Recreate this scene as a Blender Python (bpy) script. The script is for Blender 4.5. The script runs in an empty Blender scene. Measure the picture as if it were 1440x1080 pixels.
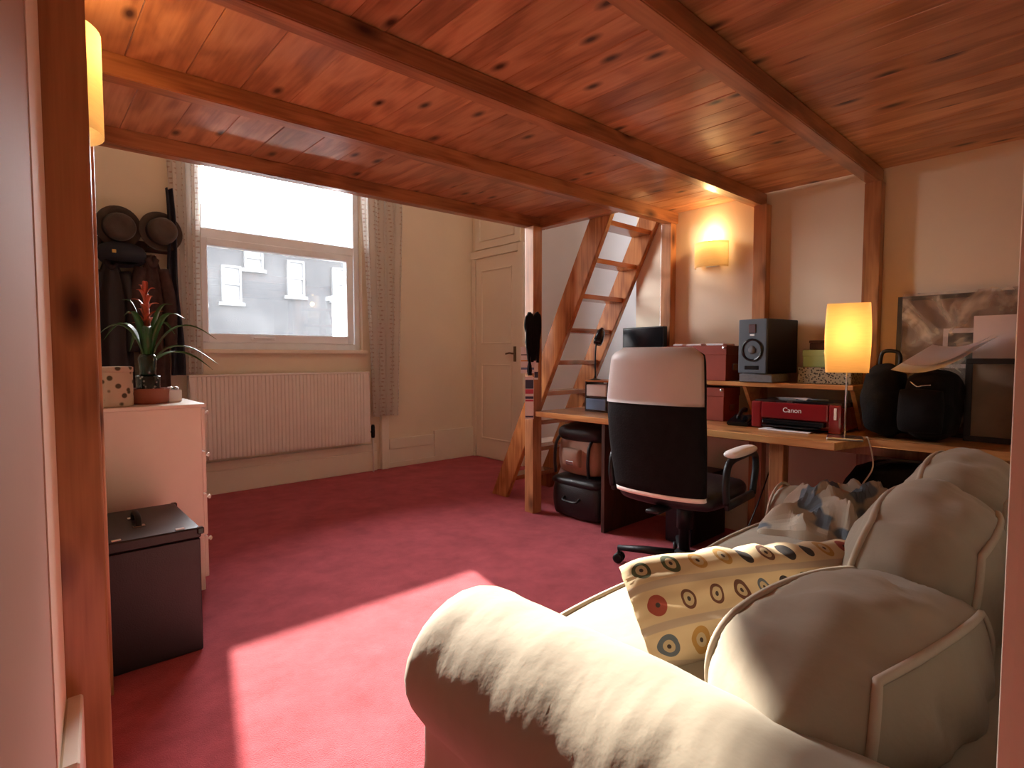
import bpy, bmesh, math, random
from mathutils import Vector, Matrix, noise
random.seed(7)
PI = math.pi
sc = bpy.context.scene
C = sc.collection

# ------------------------------------------------------------------ camera
F_PX, YAW, PITCH, CAM_H = 780.0, 42.0, 2.9, 1.15
cd = bpy.data.cameras.new('camera')
cd.sensor_fit = 'HORIZONTAL'; cd.sensor_width = 36.0
cd.lens = 36.0 * F_PX / 1440.0
cd.clip_start = 0.02; cd.clip_end = 200
cam = bpy.data.objects.new('camera', cd); C.objects.link(cam)
cam.location = (0, 0, CAM_H)
cam.rotation_euler = (math.radians(90 - PITCH), 0, math.radians(-YAW))
sc.camera = cam

# ------------------------------------------------------------------ world, sun, exposure
w = bpy.data.worlds.new('sky'); sc.world = w; w.use_nodes = True
wn = w.node_tree.nodes; wl = w.node_tree.links
bg = wn['Background']
bg.inputs['Color'].default_value = (0.97, 0.97, 1.0, 1)
bg.inputs['Strength'].default_value = 30.0

SUN_DIR = Vector((-0.60, -2.70, -1.29)).normalized()
sd = bpy.data.lights.new('sun', 'SUN'); sd.energy = 17.5; sd.angle = math.radians(0.8); sd.color = (1.0, 0.92, 0.80)
sun = bpy.data.objects.new('sun', sd); C.objects.link(sun)
sun.rotation_euler = SUN_DIR.to_track_quat('-Z', 'Y').to_euler(); sun.location = (4, 9, 6)

pd = bpy.data.lights.new('window_portal', 'AREA'); pd.shape = 'RECTANGLE'; pd.size = 1.46; pd.size_y = 1.82
pd.cycles.is_portal = True
portal = bpy.data.objects.new('window_portal', pd); C.objects.link(portal)
portal.location = (1.84, 5.24, 2.11); portal.rotation_euler = (math.radians(-90), 0, 0)
pd2 = bpy.data.lights.new('added_window_portal', 'AREA'); pd2.shape = 'RECTANGLE'; pd2.size = 1.86; pd2.size_y = 0.66  # sampling portal for the added unseen window
pd2.cycles.is_portal = True
portal2 = bpy.data.objects.new('added_window_portal', pd2); C.objects.link(portal2)
portal2.location = (1.84, 5.24, 3.55); portal2.rotation_euler = (math.radians(-90), 0, 0)

sc.view_settings.view_transform = 'Standard'
sc.view_settings.look = 'None'
sc.view_settings.exposure = 0.66
sc.view_settings.gamma = 1.0
sc.view_settings.use_curve_mapping = False
sc.cycles.use_denoising = True
sc.cycles.max_bounces = 10
sc.cycles.diffuse_bounces = 6
sc.cycles.transparent_max_bounces = 12
sc.cycles.caustics_reflective = False
sc.cycles.caustics_refractive = False
sc.cycles.sample_clamp_indirect = 6.0

# ------------------------------------------------------------------ materials
def new_mat(name):
    m = bpy.data.materials.new(name); m.use_nodes = True
    return m, m.node_tree.nodes, m.node_tree.links, m.node_tree.nodes['Principled BSDF']

def ramp(ns, stops):
    r = ns.new('ShaderNodeValToRGB'); cr = r.color_ramp
    while len(cr.elements) < len(stops): cr.elements.new(0.5)
    for e, (p, c) in zip(cr.elements, stops):
        e.position = p; e.color = (*c, 1)
    return r

def plain(name, col, rough=0.6, var=0.10, scale=8.0, bump=0.0, bscale=60.0, metal=0.0, spec=0.5, sheen=0.0, coat=0.0, dist=0.004):
    m, ns, ls, b = new_mat(name)
    tc = ns.new('ShaderNodeTexCoord')
    n = ns.new('ShaderNodeTexNoise'); n.inputs['Scale'].default_value = scale; n.inputs['Detail'].default_value = 5
    ls.new(tc.outputs['Object'], n.inputs['Vector'])
    a = tuple(max(0, c * (1 - var)) for c in col); z = tuple(min(1, c * (1 + var)) for c in col)
    r = ramp(ns, [(0.3, a), (0.7, z)])
    ls.new(n.outputs['Fac'], r.inputs['Fac']); ls.new(r.outputs['Color'], b.inputs['Base Color'])
    b.inputs['Roughness'].default_value = rough; b.inputs['Metallic'].default_value = metal
    b.inputs['Specular IOR Level'].default_value = spec
    if sheen: b.inputs['Sheen Weight'].default_value = sheen
    if coat: b.inputs['Coat Weight'].default_value = coat
    if bump:
        n2 = ns.new('ShaderNodeTexNoise'); n2.inputs['Scale'].default_value = bscale; n2.inputs['Detail'].default_value = 4
        ls.new(tc.outputs['Object'], n2.inputs['Vector'])
        bp = ns.new('ShaderNodeBump'); bp.inputs['Strength'].default_value = bump; bp.inputs['Distance'].default_value = dist
        ls.new(n2.outputs['Fac'], bp.inputs['Height']); ls.new(bp.outputs['Normal'], b.inputs['Normal'])
    return m

def wood(name, dark, mid, light, axis='Y', rough=0.28, coat=0.3, knots=True, width=0.18, tint=0.35, knotcol=(0.05, 0.012, 0.006), kn=None):
    """grain running along axis, with knots; each object gets its own offset and tint"""
    m, ns, ls, b = new_mat(name)
    tc = ns.new('ShaderNodeTexCoord'); oi = ns.new('ShaderNodeObjectInfo')
    rnd = ns.new('ShaderNodeTexWhiteNoise'); rnd.noise_dimensions = '1D'
    ls.new(oi.outputs['Random'], rnd.inputs['W'])
    sca = ns.new('ShaderNodeVectorMath'); sca.operation = 'SCALE'; sca.inputs['Scale'].default_value = 30.0
    ls.new(rnd.outputs['Color'], sca.inputs[0])
    add = ns.new('ShaderNodeVectorMath'); add.operation = 'ADD'
    ls.new(tc.outputs['Object'], add.inputs[0]); ls.new(sca.outputs['Vector'], add.inputs[1])
    def mapping(along, across):
        mp = ns.new('ShaderNodeMapping')
        s = [across] * 3; s['XYZ'.index(axis)] = along
        mp.inputs['Scale'].default_value = s
        ls.new(add.outputs['Vector'], mp.inputs['Vector']); return mp
    # knots bend the grain
    vk = ns.new('ShaderNodeTexVoronoi'); vk.feature = 'F1'; vk.inputs['Scale'].default_value = 1.0
    mk = mapping(*(kn if kn else (3.0, 7.0)))
    if kn: vk.voronoi_dimensions = '2D'
    ls.new(mk.outputs['Vector'], vk.inputs['Vector'])
    n1 = ns.new('ShaderNodeTexNoise'); n1.inputs['Scale'].default_value = 1.0; n1.inputs['Detail'].default_value = 3
    n1.inputs['Distortion'].default_value = 0.4
    ls.new(mapping(1.4, 9.0).outputs['Vector'], n1.inputs['Vector'])
    dist = ns.new('ShaderNodeMath'); dist.operation = 'MULTIPLY_ADD'
    ls.new(n1.outputs['Fac'], dist.inputs[0]); dist.inputs[1].default_value = 14.0
    vm = ns.new('ShaderNodeMath'); vm.operation = 'MULTIPLY'; vm.inputs[1].default_value = 5.0
    ls.new(vk.outputs['Distance'], vm.inputs[0]); ls.new(vm.outputs[0], dist.inputs[2])
    fr = ns.new('ShaderNodeMath'); fr.operation = 'SINE'; ls.new(dist.outputs[0], fr.inputs[0])
    n2 = ns.new('ShaderNodeTexNoise'); n2.inputs['Scale'].default_value = 1.0; n2.inputs['Detail'].default_value = 6
    ls.new(mapping(3.0, 90.0).outputs['Vector'], n2.inputs['Vector'])
    mix = ns.new('ShaderNodeMath'); mix.operation = 'MULTIPLY_ADD'; mix.inputs[1].default_value = 0.17
    ls.new(fr.outputs[0], mix.inputs[0])
    n2m = ns.new('ShaderNodeMath'); n2m.operation = 'MULTIPLY_ADD'; n2m.inputs[1].default_value = 0.55; n2m.inputs[2].default_value = 0.22
    ls.new(n2.outputs['Fac'], n2m.inputs[0]); ls.new(n2m.outputs[0], mix.inputs[2])
    r = ramp(ns, [(0.22, dark), (0.48, mid), (0.78, light)])
    ls.new(mix.outputs[0], r.inputs['Fac'])
    col = r.outputs['Color']
    if knots:
        kr = ramp(ns, [(0.04, (1, 1, 1)), (0.17 if kn else 0.26, (0, 0, 0))])
        ls.new(vk.outputs['Distance'], kr.inputs['Fac'])
        wn_ = ns.new('ShaderNodeSeparateColor'); ls.new(vk.outputs['Color'], wn_.inputs['Color'])
        gt = ns.new('ShaderNodeMath'); gt.operation = 'GREATER_THAN'; gt.inputs[1].default_value = 0.60
        ls.new(wn_.outputs[0], gt.inputs[0])
        km = ns.new('ShaderNodeMath'); km.operation = 'MULTIPLY'
        ls.new(kr.outputs['Color'], km.inputs[0]); ls.new(gt.outputs[0], km.inputs[1])
        kx = ns.new('ShaderNodeMix'); kx.data_type = 'RGBA'
        ls.new(km.outputs[0], kx.inputs['Factor']); ls.new(col, kx.inputs['A']); kx.inputs['B'].default_value = (*knotcol, 1)
        col = kx.outputs['Result']
    hs = ns.new('ShaderNodeHueSaturation')
    mr = ns.new('ShaderNodeMapRange'); mr.inputs['To Min'].default_value = 1 - tint; mr.inputs['To Max'].default_value = 1 + tint
    ls.new(oi.outputs['Random'], mr.inputs['Value']); ls.new(mr.outputs[0], hs.inputs['Value'])
    ls.new(col, hs.inputs['Color']); ls.new(hs.outputs['Color'], b.inputs['Base Color'])
    b.inputs['Roughness'].default_value = rough; b.inputs['Coat Weight'].default_value = coat; b.inputs['Coat Roughness'].default_value = 0.15
    bp = ns.new('ShaderNodeBump'); bp.inputs['Strength'].default_value = 0.12; bp.inputs['Distance'].default_value = 0.002
    ls.new(n2.outputs['Fac'], bp.inputs['Height']); ls.new(bp.outputs['Normal'], b.inputs['Normal'])
    return m

def emit(name, col, strength):
    m, ns, ls, b = new_mat(name)
    b.inputs['Base Color'].default_value = (*col, 1)
    b.inputs['Emission Color'].default_value = (*col, 1); b.inputs['Emission Strength'].default_value = strength
    return m

def shade_mat(name, col, emis, em):
    m, ns, ls, b = new_mat(name)
    out = ns['Material Output']
    tc = ns.new('ShaderNodeTexCoord'); wv = ns.new('ShaderNodeTexNoise'); wv.inputs['Scale'].default_value = 60
    mp = ns.new('ShaderNodeMapping'); mp.inputs['Scale'].default_value = (0.3, 0.3, 3.0)
    ls.new(tc.outputs['Object'], mp.inputs['Vector']); ls.new(mp.outputs['Vector'], wv.inputs['Vector'])
    r = ramp(ns, [(0.3, tuple(c * 0.92 for c in col)), (0.7, col)])
    ls.new(wv.outputs['Fac'], r.inputs['Fac']); ls.new(r.outputs['Color'], b.inputs['Base Color'])
    b.inputs['Roughness'].default_value = 0.7
    b.inputs['Emission Color'].default_value = (*emis, 1); b.inputs['Emission Strength'].default_value = em
    tr = ns.new('ShaderNodeBsdfTranslucent'); ls.new(r.outputs['Color'], tr.inputs['Color'])
    mx = ns.new('ShaderNodeMixShader'); mx.inputs['Fac'].default_value = 0.55
    ls.new(b.outputs[0], mx.inputs[1]); ls.new(tr.outputs[0], mx.inputs[2]); ls.new(mx.outputs[0], out.inputs['Surface'])
    return m

M = {}
OR_D, OR_M, OR_L = (0.30, 0.115, 0.052), (0.48, 0.215, 0.100), (0.62, 0.315, 0.16)
M['plank'] = wood('varnished_pine_plank', OR_D, OR_M, OR_L, 'Y', 0.36, 0.20, True, tint=0.20, kn=(2.2, 7.0))
M['beam'] = wood('varnished_pine_beam', (0.22, 0.080, 0.033), (0.40, 0.165, 0.070), (0.54, 0.25, 0.11), 'X', 0.30, 0.35, True, tint=0.12)
M['post'] = wood('varnished_pine_post', (0.24, 0.090, 0.038), (0.42, 0.185, 0.080), (0.56, 0.27, 0.12), 'Z', 0.30, 0.35, True, tint=0.12)
M['trimmer'] = wood('varnished_pine_trimmer', (0.22, 0.080, 0.033), (0.40, 0.165, 0.070), (0.54, 0.25, 0.11), 'Y', 0.30, 0.35, True, tint=0.12)
M['stringer'] = wood('varnished_ladder_pine', (0.22, 0.066, 0.020), (0.40, 0.140, 0.045), (0.54, 0.22, 0.075), 'Z', 0.20, 0.6, True, tint=0.10)
M['tread'] = wood('varnished_tread_pine', (0.20, 0.045, 0.012), (0.36, 0.10, 0.026), (0.48, 0.16, 0.045), 'X', 0.22, 0.5, True, tint=0.12)
M['desk'] = wood('desk_pine', (0.36, 0.14, 0.045), (0.55, 0.26, 0.09), (0.68, 0.36, 0.14), 'Y', 0.28, 0.35, True, tint=0.06, knotcol=(0.16, 0.05, 0.02))
M['walnut'] = wood('dark_walnut_laminate', (0.030, 0.012, 0.008), (0.055, 0.022, 0.014), (0.085, 0.036, 0.022), 'Z', 0.4, 0.1, False, tint=0.05)

def wall_mat(name, col, rough=0.75):
    m, ns, ls, b = new_mat(name)
    tc = ns.new('ShaderNodeTexCoord')
    n = ns.new('ShaderNodeTexNoise'); n.inputs['Scale'].default_value = 1.3; n.inputs['Detail'].default_value = 6
    ls.new(tc.outputs['Object'], n.inputs['Vector'])
    r = ramp(ns, [(0.3, tuple(c * 0.94 for c in col)), (0.7, tuple(min(1, c * 1.04) for c in col))])
    ls.new(n.outputs['Fac'], r.inputs['Fac']); ls.new(r.outputs['Color'], b.inputs['Base Color'])
    b.inputs['Roughness'].default_value = rough; b.inputs['Specular IOR Level'].default_value = 0.3
    n2 = ns.new('ShaderNodeTexNoise'); n2.inputs['Scale'].default_value = 45; n2.inputs['Detail'].default_value = 3
    ls.new(tc.outputs['Object'], n2.inputs['Vector'])
    bp = ns.new('ShaderNodeBump'); bp.inputs['Strength'].default_value = 0.12; bp.inputs['Distance'].default_value = 0.004
    ls.new(n2.outputs['Fac'], bp.inputs['Height']); ls.new(bp.outputs['Normal'], b.inputs['Normal'])
    return m
M['wall'] = wall_mat('cream_wall_paint', (0.81, 0.71, 0.55))
M['skytint_wall'] = wall_mat('skylight_tinted_wall', (0.76, 0.81, 0.88))  # cool grey puts the window's skylight into the alcove wall colour
M['tanpanel'] = wall_mat('tan_wall_panel', (0.50, 0.37, 0.28))
M['gloss'] = wall_mat('cream_gloss_paint', (0.83, 0.76, 0.63), 0.4)
M['ceil'] = wall_mat('white_ceiling_paint', (0.86, 0.83, 0.78))
M['white'] = plain('white_plastic_frame', (0.86, 0.91, 0.96), 0.35, 0.03)
M['rad'] = plain('cream_radiator_enamel', (0.82, 0.76, 0.70), 0.35, 0.03)
M['chest'] = plain('white_lacquer', (0.86, 0.79, 0.70), 0.35, 0.02)
M['blk'] = plain('black_plastic', (0.008, 0.008, 0.009), 0.45, 0.2, spec=0.3)
M['blkgloss'] = plain('glossy_black', (0.008, 0.008, 0.010), 0.15, 0.2)
M['blkleather'] = plain('black_leather', (0.012, 0.012, 0.014), 0.38, 0.25, 20, 0.5, 160)
M['blkcloth'] = plain('black_fabric', (0.006, 0.0055, 0.006), 0.9, 0.3, 20, 0.5, 120, spec=0.2)
M['boxblk'] = plain('black_case_board', (0.009, 0.007, 0.009), 0.42, 0.2, 12, 0.2, 200)
M['chrome'] = plain('dull_chrome', (0.6, 0.6, 0.6), 0.25, 0.05, metal=1.0)
M['brass'] = plain('aged_brass', (0.16, 0.11, 0.06), 0.4, 0.1, metal=1.0)
M['paper'] = plain('white_paper', (0.88, 0.88, 0.89), 0.8, 0.04)
M['bluepaper'] = plain('blue_folder', (0.16, 0.26, 0.45), 0.6, 0.1)
M['red'] = plain('red_card_box', (0.30, 0.050, 0.028), 0.5, 0.12)
M['redgloss'] = plain('red_gloss_plastic', (0.22, 0.014, 0.018), 0.18, 0.08, coat=0.4)
M['tweeter'] = plain('dark_red_ribbon', (0.07, 0.012, 0.012), 0.4)
M['green'] = plain('pale_green_card', (0.30, 0.46, 0.22), 0.5, 0.06)
M['bluegrey'] = plain('dark_blue_grey_baffle', (0.055, 0.066, 0.085), 0.5, 0.08)
M['greyfoam'] = plain('grey_foam', (0.16, 0.165, 0.18), 0.9, 0.1, 60, 0.3, 200)
M['chairwhite'] = plain('white_chair_vinyl', (0.93, 0.86, 0.80), 0.45, 0.03)
M['tanbag'] = plain('tan_canvas', (0.30, 0.17, 0.11), 0.7, 0.15, 10, 0.4, 160)
M['sofa'] = plain('beige_cotton_cover', (0.30, 0.255, 0.19), 0.9, 0.06, 5, 0.22, 16, sheen=0.10, dist=0.012)
M['piping'] = plain('beige_piping', (0.42, 0.36, 0.28), 0.9, 0.05)
M['hat'] = plain('brown_felt', (0.075, 0.052, 0.040), 0.9, 0.2, 12, 0.3, 120, sheen=0.2)
M['hatband'] = plain('dark_hat_band', (0.02, 0.016, 0.018), 0.6)
M['hatnavy'] = plain('navy_felt', (0.018, 0.022, 0.034), 0.85, 0.2)
M['coat'] = plain('brown_coat_wool', (0.055, 0.028, 0.024), 0.95, 0.3, 25, 0.4, 120)
M['gown'] = plain('blue_grey_cotton', (0.07, 0.08, 0.11), 0.9, 0.2, 20, 0.2, 80)
M['leaf'] = plain('bromeliad_leaf', (0.028, 0.11, 0.022), 0.35, 0.35, 14)
M['bract'] = plain('bromeliad_bract', (0.50, 0.085, 0.035), 0.45, 0.3, 20)
M['terracotta'] = plain('terracotta', (0.36, 0.12, 0.075), 0.8, 0.12)
M['darkglass'] = plain('dark_glass_vase', (0.012, 0.028, 0.018), 0.08, 0.3, 30)
M['cable'] = plain('white_cable', (0.72, 0.66, 0.55), 0.5, 0.02)
M['gold'] = plain('brass_ring', (0.6, 0.42, 0.14), 0.3, metal=1.0)
M['cardpink'] = plain('pink_print', (0.55, 0.06, 0.12), 0.5)
M['cardnavy'] = plain('navy_print', (0.03, 0.035, 0.09), 0.5)
M['cardorange'] = plain('orange_print', (0.75, 0.40, 0.10), 0.5)
M['picture_brown'] = plain('brown_paper_print', (0.17, 0.10, 0.068), 0.6, 0.45, 7)
M['picframe'] = plain('dark_picture_frame', (0.02, 0.02, 0.02), 0.45)
M['canvas'] = plain('unprimed_canvas', (0.24, 0.175, 0.125), 0.85, 0.12, 10)
M['warmcard'] = plain('white_card', (0.66, 0.57, 0.55), 0.8, 0.05)
M['bluetube'] = plain('dark_blue_tube', (0.018, 0.028, 0.045), 0.5)
M['bulb'] = emit('lit_bulb', (1.0, 0.62, 0.22), 18.0)
M['sconce'] = shade_mat('frosted_glass_shade', (0.85, 0.70, 0.42), (1.0, 0.68, 0.24), 0.10)
M['sconce_lit'] = shade_mat('frosted_glass_shade_lit', (0.95, 0.80, 0.50), (1.0, 0.62, 0.20), 0.30)
M['lampshade'] = shade_mat('paper_lamp_shade', (0.92, 0.68, 0.36), (1.0, 0.46, 0.09), 0.16)

# carpet
m, ns, ls, b = new_mat('red_carpet')
tc = ns.new('ShaderNodeTexCoord')
n = ns.new('ShaderNodeTexNoise'); n.inputs['Scale'].default_value = 5.0; n.inputs['Detail'].default_value = 8; n.inputs['Roughness'].default_value = 0.72
n3 = ns.new('ShaderNodeTexNoise'); n3.inputs['Scale'].default_value = 260.0; n3.inputs['Detail'].default_value = 2
for q in (n, n3): ls.new(tc.outputs['Object'], q.inputs['Vector'])
ad = ns.new('ShaderNodeMath'); ad.operation = 'MULTIPLY_ADD'; ad.inputs[1].default_value = 0.45
ls.new(n3.outputs['Fac'], ad.inputs[0]); ls.new(n.outputs['Fac'], ad.inputs[2])
r = ramp(ns, [(0.52, (0.25, 0.030, 0.044)), (0.90, (0.47, 0.076, 0.100))])
ls.new(ad.outputs[0], r.inputs['Fac']); ls.new(r.outputs['Color'], b.inputs['Base Color'])
b.inputs['Roughness'].default_value = 1.0; b.inputs['Specular IOR Level'].default_value = 0.1
b.inputs['Sheen Weight'].default_value = 0.35; b.inputs['Sheen Tint'].default_value = (1.0, 0.45, 0.45, 1)
bp = ns.new('ShaderNodeBump'); bp.inputs['Strength'].default_value = 0.6; bp.inputs['Distance'].default_value = 0.006
ls.new(n3.outputs['Fac'], bp.inputs['Height']); ls.new(bp.outputs['Normal'], b.inputs['Normal'])
M['carpet'] = m

# window glass: clear with a film of dust that the low sun lights up
m, ns, ls, b = new_mat('dusty_window_glass')
out = ns['Material Output']
tr = ns.new('ShaderNodeBsdfTransparent'); gl = ns.new('ShaderNodeBsdfGlossy'); gl.inputs['Roughness'].default_value = 0.02
fz = ns.new('ShaderNodeFresnel'); fz.inputs['IOR'].default_value = 1.45
m1 = ns.new('ShaderNodeMixShader'); ls.new(fz.outputs[0], m1.inputs['Fac']); ls.new(tr.outputs[0], m1.inputs[1]); ls.new(gl.outputs[0], m1.inputs[2])
tl = ns.new('ShaderNodeBsdfTranslucent'); tl.inputs['Color'].default_value = (0.9, 0.95, 1.0, 1)
tc = ns.new('ShaderNodeTexCoord'); n = ns.new('ShaderNodeTexNoise'); n.inputs['Scale'].default_value = 2.5; n.inputs['Detail'].default_value = 7
ls.new(tc.outputs['Object'], n.inputs['Vector'])
mr = ns.new('ShaderNodeMapRange'); mr.inputs['From Min'].default_value = 0.3; mr.inputs['From Max'].default_value = 0.7
mr.inputs['To Min'].default_value = 0.004; mr.inputs['To Max'].default_value = 0.012
ls.new(n.outputs['Fac'], mr.inputs['Value'])
m2 = ns.new('ShaderNodeMixShader'); ls.new(mr.outputs[0], m2.inputs['Fac']); ls.new(m1.outputs[0], m2.inputs[1]); ls.new(tl.outputs[0], m2.inputs[2])
ls.new(m2.outputs[0], out.inputs['Surface']); M['glass'] = m

# thin plastic wrap; pale noise patches painted in as crumple highlights
m, ns, ls, b = new_mat('clear_plastic_wrap')
out = ns['Material Output']
tr = ns.new('ShaderNodeBsdfTransparent'); b.inputs['Base Color'].default_value = (0.75, 0.66, 0.52, 1); b.inputs['Roughness'].default_value = 0.18
tcw = ns.new('ShaderNodeTexCoord'); nw = ns.new('ShaderNodeTexNoise'); nw.inputs['Scale'].default_value = 5.0; nw.inputs['Detail'].default_value = 3; nw.inputs['Distortion'].default_value = 1.5
ls.new(tcw.outputs['Object'], nw.inputs['Vector']); mrw = ns.new('ShaderNodeMapRange'); mrw.inputs['From Min'].default_value = 0.45; mrw.inputs['From Max'].default_value = 0.66
mrw.inputs['To Min'].default_value = 0.10; mrw.inputs['To Max'].default_value = 0.72; ls.new(nw.outputs['Fac'], mrw.inputs['Value'])
m1 = ns.new('ShaderNodeMixShader'); ls.new(mrw.outputs[0], m1.inputs['Fac'])
ls.new(tr.outputs[0], m1.inputs[1]); ls.new(b.outputs[0], m1.inputs[2]); ls.new(m1.outputs[0], out.inputs['Surface']); M['wrap'] = m

# curtain with rows of small sprigs (UV in metres), slightly translucent
m, ns, ls, b = new_mat('dotted_curtain_cotton')
out = ns['Material Output']
uv = ns.new('ShaderNodeUVMap')
vo = ns.new('ShaderNodeTexVoronoi'); vo.voronoi_dimensions = '2D'; vo.inputs['Scale'].default_value = 24.0; vo.inputs['Randomness'].default_value = 0.25
ls.new(uv.outputs[0], vo.inputs['Vector'])
r = ramp(ns, [(0.11, (0.70, 0.56, 0.49)), (0.19, (0.90, 0.87, 0.83))])
ls.new(vo.outputs['Distance'], r.inputs['Fac']); ls.new(r.outputs['Color'], b.inputs['Base Color']); b.inputs['Roughness'].default_value = 0.9
tl = ns.new('ShaderNodeBsdfTranslucent'); ls.new(r.outputs['Color'], tl.inputs['Color'])
m1 = ns.new('ShaderNodeMixShader'); m1.inputs['Fac'].default_value = 0.42
ls.new(b.outputs[0], m1.inputs[1]); ls.new(tl.outputs[0], m1.inputs[2]); ls.new(m1.outputs[0], out.inputs['Surface']); M['curtain'] = m

# printed buttons on a striped cushion cover (UV in button cells)
m, ns, ls, b = new_mat('button_print_cotton')
uv = ns.new('ShaderNodeUVMap')
fl = ns.new('ShaderNodeVectorMath'); fl.operation = 'FLOOR'; ls.new(uv.outputs[0], fl.inputs[0])
frc = ns.new('ShaderNodeVectorMath'); frc.operation = 'FRACTION'; ls.new(uv.outputs[0], frc.inputs[0])
sb = ns.new('ShaderNodeVectorMath'); sb.operation = 'SUBTRACT'; sb.inputs[1].default_value = (0.5, 0.5, 0); ls.new(frc.outputs[0], sb.inputs[0])
le = ns.new('ShaderNodeVectorMath'); le.operation = 'LENGTH'; ls.new(sb.outputs[0], le.inputs[0])
wh = ns.new('ShaderNodeTexWhiteNoise'); wh.noise_dimensions = '2D'; ls.new(fl.outputs[0], wh.inputs['Vector'])
cr = ramp(ns, [(0.0, (0.30, 0.06, 0.04)), (0.18, (0.035, 0.03, 0.03)), (0.38, (0.07, 0.085, 0.045)), (0.55, (0.12, 0.05, 0.03)), (0.72, (0.10, 0.12, 0.14)), (0.86, (0.40, 0.22, 0.06))])
cr.color_ramp.interpolation = 'CONSTANT'; ls.new(wh.outputs['Value'], cr.inputs['Fac'])
sep = ns.new('ShaderNodeSeparateXYZ'); ls.new(frc.outputs[0], sep.inputs[0])
st = ramp(ns, [(0.0, (0.42, 0.33, 0.25)), (0.09, (0.42, 0.33, 0.25)), (0.11, (0.58, 0.45, 0.28)), (0.89, (0.58, 0.45, 0.28)), (0.91, (0.42, 0.33, 0.25))])
ls.new(sep.outputs['Y'], st.inputs['Fac'])
rad = ns.new('ShaderNodeMath'); rad.operation = 'MULTIPLY_ADD'; rad.inputs[1].default_value = 0.10; rad.inputs[2].default_value = 0.24
sc2 = ns.new('ShaderNodeSeparateColor'); ls.new(wh.outputs['Color'], sc2.inputs['Color']); ls.new(sc2.outputs[1], rad.inputs[0])
lt = ns.new('ShaderNodeMath'); lt.operation = 'LESS_THAN'; ls.new(le.outputs['Value'], lt.inputs[0]); ls.new(rad.outputs[0], lt.inputs[1])
x1 = ns.new('ShaderNodeMix'); x1.data_type = 'RGBA'; ls.new(lt.outputs[0], x1.inputs['Factor']); ls.new(st.outputs['Color'], x1.inputs['A']); ls.new(cr.outputs['Color'], x1.inputs['B'])
# pale inner ring on about half of them
inr = ns.new('ShaderNodeMath'); inr.operation = 'LESS_THAN'; inr.inputs[1].default_value = 0.17; ls.new(le.outputs['Value'], inr.inputs[0])
half = ns.new('ShaderNodeMath'); half.operation = 'GREATER_THAN'; half.inputs[1].default_value = 0.5; ls.new(sc2.outputs[0], half.inputs[0])
both = ns.new('ShaderNodeMath'); both.operation = 'MULTIPLY'; ls.new(inr.outputs[0], both.inputs[0]); ls.new(half.outputs[0], both.inputs[1])
x2 = ns.new('ShaderNodeMix'); x2.data_type = 'RGBA'; ls.new(both.outputs[0], x2.inputs['Factor']); ls.new(x1.outputs['Result'], x2.inputs['A']); x2.inputs['B'].default_value = (0.46, 0.36, 0.22, 1)
dot = ns.new('ShaderNodeMath'); dot.operation = 'LESS_THAN'; dot.inputs[1].default_value = 0.06; ls.new(le.outputs['Value'], dot.inputs[0])
x3 = ns.new('ShaderNodeMix'); x3.data_type = 'RGBA'; ls.new(dot.outputs[0], x3.inputs['Factor']); ls.new(x2.outputs['Result'], x3.inputs['A']); x3.inputs['B'].default_value = (0.05, 0.035, 0.03, 1)
ls.new(x3.outputs['Result'], b.inputs['Base Color']); b.inputs['Roughness'].default_value = 0.9
tl = ns.new('ShaderNodeBsdfTranslucent'); ls.new(x3.outputs['Result'], tl.inputs['Color'])
m1 = ns.new('ShaderNodeMixShader'); m1.inputs['Fac'].default_value = 0.15
out = ns['Material Output']; ls.new(b.outputs[0], m1.inputs[1]); ls.new(tl.outputs[0], m1.inputs[2]); ls.new(m1.outputs[0], out.inputs['Surface'])
M['buttons'] = m

def splotch(name, stops, scale, feature='F1', kind='voronoi', rough=0.8, rnd=1.0):
    m, ns, ls, b = new_mat(name)
    tc = ns.new('ShaderNodeTexCoord')
    if kind == 'voronoi':
        t = ns.new('ShaderNodeTexVoronoi'); t.inputs['Scale'].default_value = scale; t.inputs['Randomness'].default_value = rnd; o = t.outputs['Distance']
    else:
        t = ns.new('ShaderNodeTexNoise'); t.inputs['Scale'].default_value = scale; t.inputs['Detail'].default_value = 2; o = t.outputs['Fac']
    ls.new(tc.outputs['Object'], t.inputs['Vector'])
    r = ramp(ns, stops); r.color_ramp.interpolation = 'CONSTANT' if kind == 'noise_c' else 'LINEAR'
    ls.new(o, r.inputs['Fac']); ls.new(r.outputs['Color'], b.inputs['Base Color']); b.inputs['Roughness'].default_value = rough
    return m
M['speckle'] = splotch('black_and_cream_speckled_card', [(0.30, (0.02, 0.02, 0.018)), (0.46, (0.30, 0.28, 0.20))], 90)
M['floral'] = splotch('cream_tin_with_dark_leaves', [(0.24, (0.07, 0.06, 0.03)), (0.36, (0.55, 0.46, 0.33))], 26)
M['throw'] = splotch('cream_and_blue_print', [(0.0, (0.16, 0.20, 0.24)), (0.38, (0.18, 0.22, 0.26)), (0.41, (0.60, 0.52, 0.40)), (0.62, (0.66, 0.58, 0.46))], 7, kind='noise')
M['vasepat'] = splotch('dark_glazed_pot_with_pale_marks', [(0.18, (0.30, 0.32, 0.28)), (0.3, (0.012, 0.018, 0.014))], 50, rough=0.2)

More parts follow.
